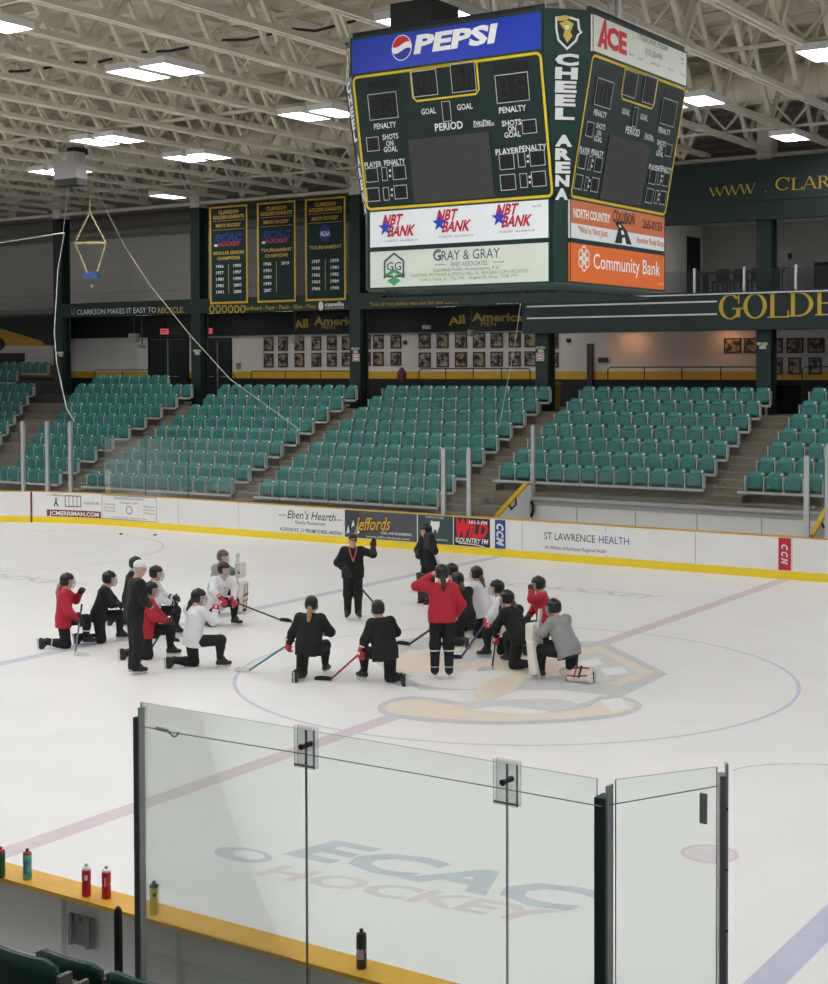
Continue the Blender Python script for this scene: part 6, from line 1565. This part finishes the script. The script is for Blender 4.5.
    for q, sg in (('L', 1), ('R', -1)):
        ky = J['kn'+q]+(J['an'+q]-J['kn'+q])*.12
        PT += [('c', pe+A3(0, sg*.05, -.02), .118, J['hip'+q], .112), ('c', J['hip'+q], .112, J['kn'+q], .092), ('c', J['kn'+q], .088, ky, .086)]
        if not socks: PT += [('c', J['kn'+q], .088, J['an'+q]-A3(0, 0, .02), .070)]
    blob('trousers', PT, pants, root, .0145, .035)
    for q, sg in (('L', 1), ('R', -1)):
        k_, a_, t_ = J['kn'+q], J['an'+q], J['toe'+q]; so = unit(J['sole'+q])
        if socks:
            blob('sock', [('c', k_, .078, k_+(a_-k_)*.35, .082), ('c', k_+(a_-k_)*.35, .080, k_+(a_-k_)*.92, .056)], M_SOCK, root, .0145, .02)
            if stripe:
                sb_ = MB(); c0 = k_+(a_-k_)*.60; c1__ = k_+(a_-k_)*.66; sb_.tube([c0, c1__], .079, 14); sb_.build('sock_stripe', M_STRIPE, root, True)
        fd = unit(t_-a_-so*((t_-a_)@so)); heel = a_-fd*.03+so*.05
        bt = [('c', a_-so*.06, .056, a_+so*.03, .048), ('c', heel, .042, a_+fd*.09+so*.05, .045), ('c', a_+fd*.09+so*.05, .045, a_+fd*.17+so*.06, .036), ('c', a_-so*.03+fd*.05, .036, a_+fd*.08+so*.03, .045)]
        bo_ = blob('skate' if skates else 'shoe', bt, M_SKATE if skates else M_SHOE, root, .010, .02)
        if skates:
            sl = MB(); lat = np.cross(fd, so); c = a_+so*.096
            sl.bar(c-fd*.06, c+fd*.18, .022, .03, so, 0); sl.bar(c+so*.018-fd*.07, c+so*.018+fd*.19, .006, .016, so, 1)
            sl.build('blade', [M_BLADE, M_ALU], bo_)
    # ---- head gear
    if helmet in ('black', 'goalie', 'brown', 'white'):
        hm = {'black': M_HELM, 'goalie': M_HELM, 'brown': mat('helmet_brown', (92, 78, 68), .35, var=.2, scale=12), 'white': M_CAPW}[helmet]
        HP = [('e', hd(-.012, 0, .045), (.132, .108, .108), Mh), ('e', hd(-.04, 0, -.01), (.10, .105, .10), Mh), ('c', hd(.02, .085, -.02), .026, hd(.01, .085, -.06), .02), ('c', hd(.02, -.085, -.02), .026, hd(.01, -.085, -.06), .02)]
        ho = blob('helmet', HP, hm, root, .010, .02, [('b', hd(.14, 0, -.055), (.095, .085, .075), Mh, .02), ('b', hd(-.02, 0, -.17), (.2, .07, .08), Mh, .01)])
        b = MB()
        for sg in (-1, 0, 1): b.tube([hd(-.12+abs(sg)*.02, sg*.045, .085), hd(-.02, sg*.05, .158-abs(sg)*.014), hd(.07, sg*.045, .128-abs(sg)*.01)], .008, 6)
        b.build('ridge', hm, ho, True)
        if cage:
            b = MB(); th = np.radians(np.linspace(-78, 78, 11))
            for z, rx, ry in ((.02, .128, .100), (-.02, .136, .098), (-.06, .134, .092), (-.10, .122, .078), (-.13, .095, .055)): b.tube([hd(.01+rx*math.cos(t), ry*math.sin(t), z) for t in th], .0042, 4)
            for t in np.radians((-60, -35, -12, 12, 35, 60)): b.tube([hd(.01+rx*math.cos(t), ry*math.sin(t), z) for z, rx, ry in ((.03, .126, .100), (-.02, .136, .098), (-.06, .134, .092), (-.10, .122, .078), (-.13, .095, .055))], .0042, 4)
            b.build('face_cage', M_CAGE if helmet != 'brown' else mat('mask_pale', (196, 188, 172), .4), ho)
    elif helmet in ('cap_white', 'cap_black'):
        cm = M_CAPW if helmet == 'cap_white' else M_HELM
        ho = blob('cap', [('e', hd(-.012, 0, .060), (.104, .084, .080), Mh), ('c', hd(-.015, .0, .045), .082, hd(-.012, 0, .06), .084)], cm, root, .010, .015, [('b', hd(0, 0, -.10), (.2, .2, .11), Mh, .005)])
        b = MB(); vs = [];
        for i, t in enumerate(np.radians(np.linspace(-62, 62, 9))): vs += [hd(.088*math.cos(t), .078*math.sin(t), .032), hd(.06+.105*math.cos(t), .080*math.sin(t), .022), hd(.06+.105*math.cos(t), .080*math.sin(t), .016), hd(.088*math.cos(t), .078*math.sin(t), .024)]
        b.add(vs, [(4*i+j, 4*i+4+j, 4*i+4+(j+1) % 4, 4*i+(j+1) % 4) for i in range(8) for j in range(4)]); b.build('cap_brim', cm, ho, True)
    if hair:
        hc = HAIRC[hair]
        if hairl > 0:
            base = hd(-.105, 0, -.03); dn = A3(0, 0, -1); bk = -f
            HR = [('c', base, .040, base+bk*.035+dn*.07, .042), ('c', base+bk*.035+dn*.07, .042, base+bk*.075+dn*hairl*.6, .036), ('c', base+bk*.075+dn*hairl*.6, .036, base+bk*.085+dn*hairl, .014)]
        else: HR = [('e', hd(-.030, 0, -.01), (.088, .084, .085), Mh)]
        blob('hair', HR, hc, root, .010, .02)
    # ---- gloves
    for q, sg, d, pm in hands:
        gk = gloves[0 if q == 'L' else 1]
        if gk is None: continue
        w = J['wr'+q]
        gp = hand_prims(w, d, pm, 1.5, J.get('curl'+q, 1.0), -sg)
        bk_ = -unit(np.array(pm)-d*(np.array(pm)@d))
        gp += [('c', w-d*.09, .062, w-d*.02, .050), ('c', w+bk_*.012, .045, w+d*.06+bk_*.016, .046)]
        gm = M_GLB if gk == 'black' else M_GLR
        go = blob('glove', gp, gm, root, .008, .014)
        if gk == 'red':
            b = MB(); b.tube([w-d*.105, w-d*.085], .066, 12); b.build('cuff_band', M_PADW, go, True)
            b = MB(); b.tube([w+bk_*.052+d*.0, w+bk_*.055+d*.05], .018, 8); b.build('roll', M_PADW, go, True)
    return root
def WP(key, pos):
    """a point of the figure in world coordinates"""
    root, J, P, h = FIG[key]; p = J[pos] if isinstance(pos, str) else np.array(pos, float)
    return np.array((P[0]+p[0]*math.cos(h)-p[1]*math.sin(h), P[1]+p[0]*math.sin(h)+p[1]*math.cos(h), p[2]))
M_TAPE = mat('tape_black', (24, 24, 24), .8); M_SHK = mat('shaft_dark', (44, 44, 50), .35); M_SHT = mat('shaft_teal', (56, 120, 132), .35); M_SHR = mat('shaft_red', (140, 46, 70), .35); M_SHB = mat('shaft_blue', (58, 74, 110), .35); M_SHW = mat('shaft_white', (220, 218, 212), .4)
def stick(tip, hand, label, sm, L=1.42, bdir=None, blade_m=None, goalie=False, group='hockey sticks on the ice'):
    """stick whose heel rests on the ice at the image point tip and which passes through the hand"""
    T = at(tip[0], tip[1], 2, 0.0) if len(tip) == 2 else np.array(tip, float); T = T+np.array((0, 0, .03)); d = unit(hand-T); E_ = T+d*max(L, np.linalg.norm(hand-T)+.12)
    o = thing('hockey_stick', label, 'hockey stick', (T[0], T[1], 0), 0, group)
    b = MB(); b.bar(T, E_-d*.18, .026, .030, (0, 0, 1)); 
    if goalie: b.bar(T+d*.02, T+d*.62, .030, .085, (0, 0, 1))
    b.build('shaft', sm, o)
    b = MB(); b.bar(E_-d*.18, E_, .030, .034); b.build('grip_tape', M_TAPE if not goalie else M_SHW, o)
    bd = unit(np.array((*bdir, 0))) if bdir is not None else unit(A3(d[0], d[1], 0))*-1
    b = MB(); n = 6; vs = []; nn = np.cross(bd, A3(0, 0, 1))
    for i in range(n+1):
        t = i/n; c = T*A3(1, 1, 0)+bd*(.30*t-.02)+nn*.035*t*t; hh = .062+.012*math.sin(t*3)-(.02*max(0, t-.8)/.2)
        if goalie: hh *= 1.4
        for s_ in (-.006, .006): vs += [c+nn*s_+A3(0, 0, .006), c+nn*s_+A3(0, 0, .006+hh)]
    fs = []
    for i in range(n): a = 4*i; fs += [(a, a+4, a+5, a+1), (a+2, a+3, a+7, a+6), (a+1, a+5, a+7, a+3), (a, a+2, a+6, a+4)]
    fs += [(0, 1, 3, 2), (4*n, 4*n+2, 4*n+3, 4*n+1)]
    b.add(vs, fs); b.build('blade', blade_m or M_TAPE, o)
    return o
# ---------------------------------------------------------------- left group
GP = None
J = kneel(-1, .02, .42); J['elR'] = A3(.12, -.28, .68); J['wrR'] = A3(.30, -.20, .52); J['hdR'] = A3(.3, .1, -1); J['elL'] = A3(.20, .24, .82); J['wrL'] = A3(.30, .10, .98)
person('p1', 'kneeling player in a red jersey, farthest left, holding an upright stick', (64, 647), 42, J, M_JRED, hair='blond', hy=0, stripe=True)
stick((75, 656), WP('p1', 'wrR'), 'dark hockey stick held upright by the leftmost red player', M_SHB, 1.25, (.5, .3), M_SHW)
J = kneel(-1, .12, .40); J['wrL'] = A3(.36, .12, .68); J['wrR'] = A3(.30, -.05, .70)
person('p2', 'kneeling player in a black jersey with bent elbows, second from left', (99, 642), 42, J, M_JBLK, hy=5)
J = kneel(-1, .06, .40)
person('p4', 'player in a black jersey half hidden behind the man with the white cap', (130, 624), 40, J, M_JBLK, hy=10, gloves=('red', 'red'))
J = kneel(-1, .02, .44); J['wrL'] = A3(.40, .1, .72)
person('p5', 'kneeling player in a white jersey behind the man with the white cap', (153, 637), 36, J, M_JWHT, hy=0)
J = kneel(-1, .04, .44)
person('p6', 'kneeling player in a red jersey partly hidden by the man with the white cap', (146, 658), 38, J, M_JRED, hy=0)
stick((147, 657), WP('p6', 'wrR'), 'dark hockey stick lying low beside the hidden red player', M_SHK, 1.0, (-.9, -.3), M_TAPE)
stick((167, 641), WP('p5', 'wrL')-A3(0, 0, .1), 'dark hockey stick with its blade right of the man with the white cap', M_SHK, 1.0, (.9, .2), M_TAPE)
J = stand(.05, .10, .05, 1.0); J['elL'] = J['shL']+A3(.05, .10, -.28); J['elR'] = J['shR']+A3(.04, -.10, -.28); J['wrL'] = A3(.26, .08, 1.16); J['wrR'] = A3(.26, -.06, 1.14)
person('p3', 'standing coach in a black jacket and white cap, hands folded in front', (134.5, 674), 62, J, M_JBLK, helmet='cap_white', cage=False, hair='grey', hairl=0, gloves=(None, None), hy=-10, socks=False, hem=.16)
J = kneel(1, .05, .46, .16); J['elR'] = A3(.20, -.28, .80); J['wrR'] = A3(.36, -.16, .96); J['wrL'] = A3(.36, .08, .74); twist(J, 28)
person('p7', 'kneeling player in a white jersey seen from behind at the front of the left group', (193, 668), 56, J, M_JWHT, hair='dark', hy=-20, gloves=('red', 'red'))
J = kneel(-1, .08, .40, .18); J['wrL'] = A3(.34, .26, .86); J['elL'] = A3(.18, .34, .84); J['wrR'] = A3(.30, -.14, .70)
person('p8', 'kneeling goalkeeper in a grey jersey with brown mask behind the white jersey player', (217, 614), 12, J, M_JGRY, helmet='brown', hy=-15)
J = kneel(-1, .14, .34, .18, .48); J['elR'] = A3(.22, -.30, .74); J['wrR'] = A3(.40, -.24, .56); J['elL'] = A3(.24, .28, .74); J['wrL'] = A3(.44, .04, .50); J['hdR'] = A3(.4, .2, -.6); J['hdL'] = A3(.5, -.2, -.5)
person('p9', 'kneeling player in a white jersey with red gloves in front of the grey goalkeeper', (216, 625), -4, J, M_JWHT, hy=5, gloves=('red', 'red'))
stick((281, 621.5), WP('p9', 'wrL'), 'dark hockey stick stretched right along the ice from the white jersey player', M_SHK, 1.5, (.9, .1), M_TAPE)
def goal_pad(key, a, b_, fwd, m_, w=.15, name='leg_pad', plain=False):
    root = FIG[key][0]; a = np.array(a, float); b_ = np.array(b_, float); z = unit(b_-a); x = unit(np.array(fwd)-z*(np.array(fwd)@z)); y = np.cross(z, x); M = np.array([x, y, z]); c = (a+b_)/2; L = np.linalg.norm(b_-a)/2
    o = blob(name, [('b', c, (.035, w-.03, L-.03), M, .03), ('b', c+y*(w-.03)+x*-.03, (.05, .02, L*.9), M, .02), ('c', a+x*.0, .07, a-z*.08+x*.10, .06)], m_, root, .014, .03)
    if plain: return
    b = MB(); F = Frame(c+x*.068, y, z)
    for s_ in (-1, 1): b.band([(s_*w*.5, -L*.95), (s_*w*.62, 0), (s_*w*.5, L*.9)], .03, F, .004, 0, False)
    b.band([(-w*.9, L*.1), (w*.9, L*.2)], .04, F, .004, 1, False); b.band([(-w*.9, -L*.3), (w*.9, -L*.25)], .03, F, .004, 0, False)
    b.build('stripe', [M_PADR, M_DARK], o)
J = FIG['p8'][1]; goal_pad('p8', J['anL']+A3(.07, .06, -.08), J['knL']+A3(.10, .06, .18), (1, .1, 0), M_PADW)
b = MB(); h_ = WP('p8', 'wrL'); b.bar(h_+A3(0, 0, -.5), h_+A3(0, 0, .02), .028, .03); b.bar(h_+A3(0, 0, .0), h_+A3(.02, 0, .38), .03, .09)
o_ = tag(b.build('goalie_stick', M_SHW, None), 'pale goalkeeper stick held upright with its paddle beside the grey goalkeeper', 'hockey stick')
blob('blocker', [('b', J['wrL']+A3(.06, .02, .04), (.05, .10, .14), None, .02)], M_PADW, FIG['p8'][0], .014, .02)
# ---------------------------------------------------------------- middle
J = stand(.02, .12, .07, .90); J['elL'] = J['shL']+A3(.06, .24, -.07); J['wrL'] = J['elL']+A3(.08, .0, .16); J['hdL'] = A3(0, .1, 1); J['pmL'] = A3(1, 0, 0); J['curlL'] = .3
J['elR'] = J['shR']+A3(-.02, -.14, -.24); J['wrR'] = A3(.22, -.12, .98); J['hdR'] = A3(.6, .3, -.6)
person('p10', 'standing coach in black raising one gloved hand, orange lanyard round the neck', (353, 619), -52, J, M_JBLK, helmet='cap_black', cage=False, hair='dark', hairl=0, hy=8, hp=.0, socks=False)
root = FIG['p10'][0]; b = MB(); n_ = J['neck']; c_ = J['chest']
b.tube([n_+A3(.04, .08, .02), c_+A3(.15, .05, .04), c_+A3(.17, 0, -.12)], .012, 6); b.tube([n_+A3(.04, -.08, .02), c_+A3(.15, -.05, .04), c_+A3(.17, 0, -.12)], .012, 6); b.build('lanyard', mat('lanyard_orange', (200, 96, 66), .6), root)
stick((378, 609), WP('p10', 'wrR'), 'dark hockey stick slanting down right from the coach with the raised hand', M_SHK, 1.3, (.6, -.2), M_TAPE)
J = kneel(1, .10, .42, .16); J['elL'] = J['shL']+A3(.0, .13, -.26); J['wrL'] = A3(.14, .38, .52); J['hdL'] = A3(.1, .1, -1); J['elR'] = J['shR']+A3(.02, -.16, -.22); J['wrR'] = A3(.30, -.24, .70)
person('p11', 'kneeling player in black with a blond ponytail and teal stick, seen from behind', (309, 678), 112, J, M_JBLK, hair='blond', hairl=.36, gloves=('red', 'black'), hy=2, hp=-.1)
stick((249.5, 672), WP('p11', 'wrL'), 'teal hockey stick slanting left from the black player with the blond ponytail', M_SHT, .9, (-.8, -.4), M_SHW)
J = kneel(-1, .12, .40, .15); J['elL'] = J['shL']+A3(.02, .12, -.26); J['wrL'] = A3(.16, .34, .52); J['hdL'] = A3(.1, .1, -1); J['elR'] = J['shR']+A3(.06, -.16, -.20); J['wrR'] = A3(.34, -.14, .66)
person('p12', 'kneeling player in black with a red stick, seen from behind, right of the ponytail player', (385, 683), 158, J, M_JBLK, gloves=('red', 'black'), hy=-25, hp=-.1)
stick((331, 681), WP('p12', 'wrL'), 'dark red hockey stick slanting left from the kneeling black player', M_SHR, .9, (-.8, -.4), M_TAPE)
# ---------------------------------------------------------------- right group
J = stand(.04, .13, .07, .88); J['elL'] = J['shL']+A3(.04, .16, -.20); J['wrL'] = J['shL']+A3(.16, .20, -.03); J['hdL'] = A3(.1, 0, 1); J['elR'] = J['shR']+A3(.05, -.14, -.24); J['wrR'] = A3(.22, -.10, 1.05)
person('p13', 'standing goalkeeper all in black beside the boards, glove held at the shoulder', (429, 603), -112, J, M_JBLK, cage=False, hair='dark', hairl=0, hy=-25)
J_ = J; blob('blocker', [('b', J['wrL']+A3(.05, .0, .06), (.05, .10, .15), None, .02)], M_GLB, FIG['p13'][0], .014, .02)
for q, sg in (('L', 1), ('R', -1)): goal_pad('p13', J['an'+q]+A3(.08, 0, -.06), J['kn'+q]+A3(.09, 0, .14), (1, 0, 0), M_GLB, .13, plain=True)
h_ = WP('p13', 'wrL')
b = MB(); T0 = at(445, 600, 2, 0); b.tube([h_, h_*.8+T0*.2+A3(.04, 0, .05), h_*.45+T0*.55+A3(.10, 0, .02), T0+A3(0, 0, .06)], [.02, .035, .04, .03], 8); b.bar(T0+A3(0, 0, .05), T0+A3(-.36, -.05, .05), .03, .09)
tag(b.build('goalie_stick', M_SHW, None), 'white curved goalkeeper stick held beside the black goalkeeper near the boards', 'hockey stick')
J = stand(.02, .12, .07, .97); J['elL'] = J['shL']+A3(.02, .24, .02); J['wrL'] = J['head']+A3(.0, .16, -.02); J['hdL'] = A3(.1, -.8, .45); J['pmL'] = A3(.0, -.3, -.6); J['curlL'] = .4; J['elR'] = J['shR']+A3(-.02, -.14, -.27); J['wrR'] = A3(.14, -.24, 1.02)
person('p14', 'standing coach in a red jacket with a hand on the helmet, seen from behind', (442, 679), 122, J, M_JRED, cage=False, hair='dark', hairl=.26, gloves=(None, None), hy=10, socks=False, hem=.1)
b = MB()
for q in 'LR':
    b.tube([J['an'+q]+A3(0, 0, .30), J['an'+q]+A3(0, 0, .315)], .086, 14); b.tube([J['an'+q]+A3(0, 0, .04), J['an'+q]+A3(0, 0, .05)], .078, 14)
b.build('trouser_piping', M_STRIPE, FIG['p14'][0], True)
stick((409, 646), WP('p14', (.30, .20, .75)), 'dark hockey stick behind the red jacket with its blade pointing left', M_TAPE, 1.2, (-.95, -.1), M_TAPE)
J = kneel(-1, .10, .40)
person('p15', 'kneeling player in red mostly hidden behind the red jacket', (460, 633), 190, J, M_JRED, hy=0)
J = kneel(1, .16, .42); J['wrR'] = A3(.34, -.20, .56); J['hdR'] = A3(.2, 0, -1)
person('p16', 'kneeling player in black with long brown hair right of the red jacket', (464, 645), 150, J, M_JBLK, hair='brown', hairl=.40, hy=10)
J = kneel(1, .10, .40)
person('p17', 'kneeling player in a white jersey behind the long haired black player', (484, 637), 175, J, M_JWHT, hair='brown', hairl=.34, hy=-5)
J = kneel(-1, .06, .30, .14); J['wrR'] = A3(.28, .02, .64)
person('p18', 'kneeling player in a white jersey facing left in the right group', (504, 656), 205, J, M_JWHT, hy=-5, gloves=('red', 'red'))
J = kneel(1, .20, .42, .15); J['wrL'] = A3(.36, .22, .50); J['hdL'] = A3(.2, 0, -1)
person('p19', 'kneeling player in black with a ponytail in front of the white jersey player', (521, 668), 172, J, M_JBLK, hair='brown', hairl=.34, hy=10, gloves=('red', 'red'))
J = kneel(-1, .06, .36); J['elL'] = A3(.22, .22, .96); J['wrL'] = A3(.24, .06, 1.10)
person('p20', 'kneeling player in a red jersey with a hand at the face behind the grey goalkeeper', (545, 651), 205, J, M_JRED, hy=0)
J = kneel(-1, .20, .44, .17, .54); J['elL'] = A3(.30, .30, .78); J['wrL'] = A3(.46, .20, .74); J['elR'] = A3(.28, -.32, .76); J['wrR'] = A3(.44, -.16, .72)
person('p21', 'kneeling goalkeeper in a grey jersey with white leg pads, seen from behind', (568, 681), 168, J, M_JGRY, hy=5, hp=-.1, cage=True, helmet='black', hem=.12)
goal_pad('p21', J['anL']+A3(.06, .03, -.08), J['knL']+A3(.11, .03, .16), (1, .0, 0), M_PADW)
goal_pad('p21', J['knR']+A3(-.02, .07, .02), J['anR']+A3(-.08, .05, .02), (-.1, .75, .6), M_PADW, .13)
b = MB(); h_ = WP('p21', 'wrL'); b.bar(h_+A3(0, 0, -.05), h_+A3(.03, .02, .40), .035, .095); b.bar(h_+A3(-.0, 0, -.66), h_, .028, .03)
tag(b.build('goalie_stick', M_SHW, None), 'white goalkeeper stick held upright in front of the grey goalkeeper', 'hockey stick')
blob('blocker', [('b', J['wrL']+A3(.07, .03, .02), (.06, .11, .13), None, .02)], M_PADW, FIG['p21'][0], .014, .02)
stick((461, 659), WP('p18', 'wrR'), 'dark blue hockey stick held low by the white player facing left', M_SHB, 1.3, (-.6, -.5), M_TAPE)
stick((492, 670), WP('p19', 'wrL'), 'dark hockey stick with pale blade leaning in front of the ponytail player', M_SHK, 1.2, (-.3, -.8), M_SHW)
clean()
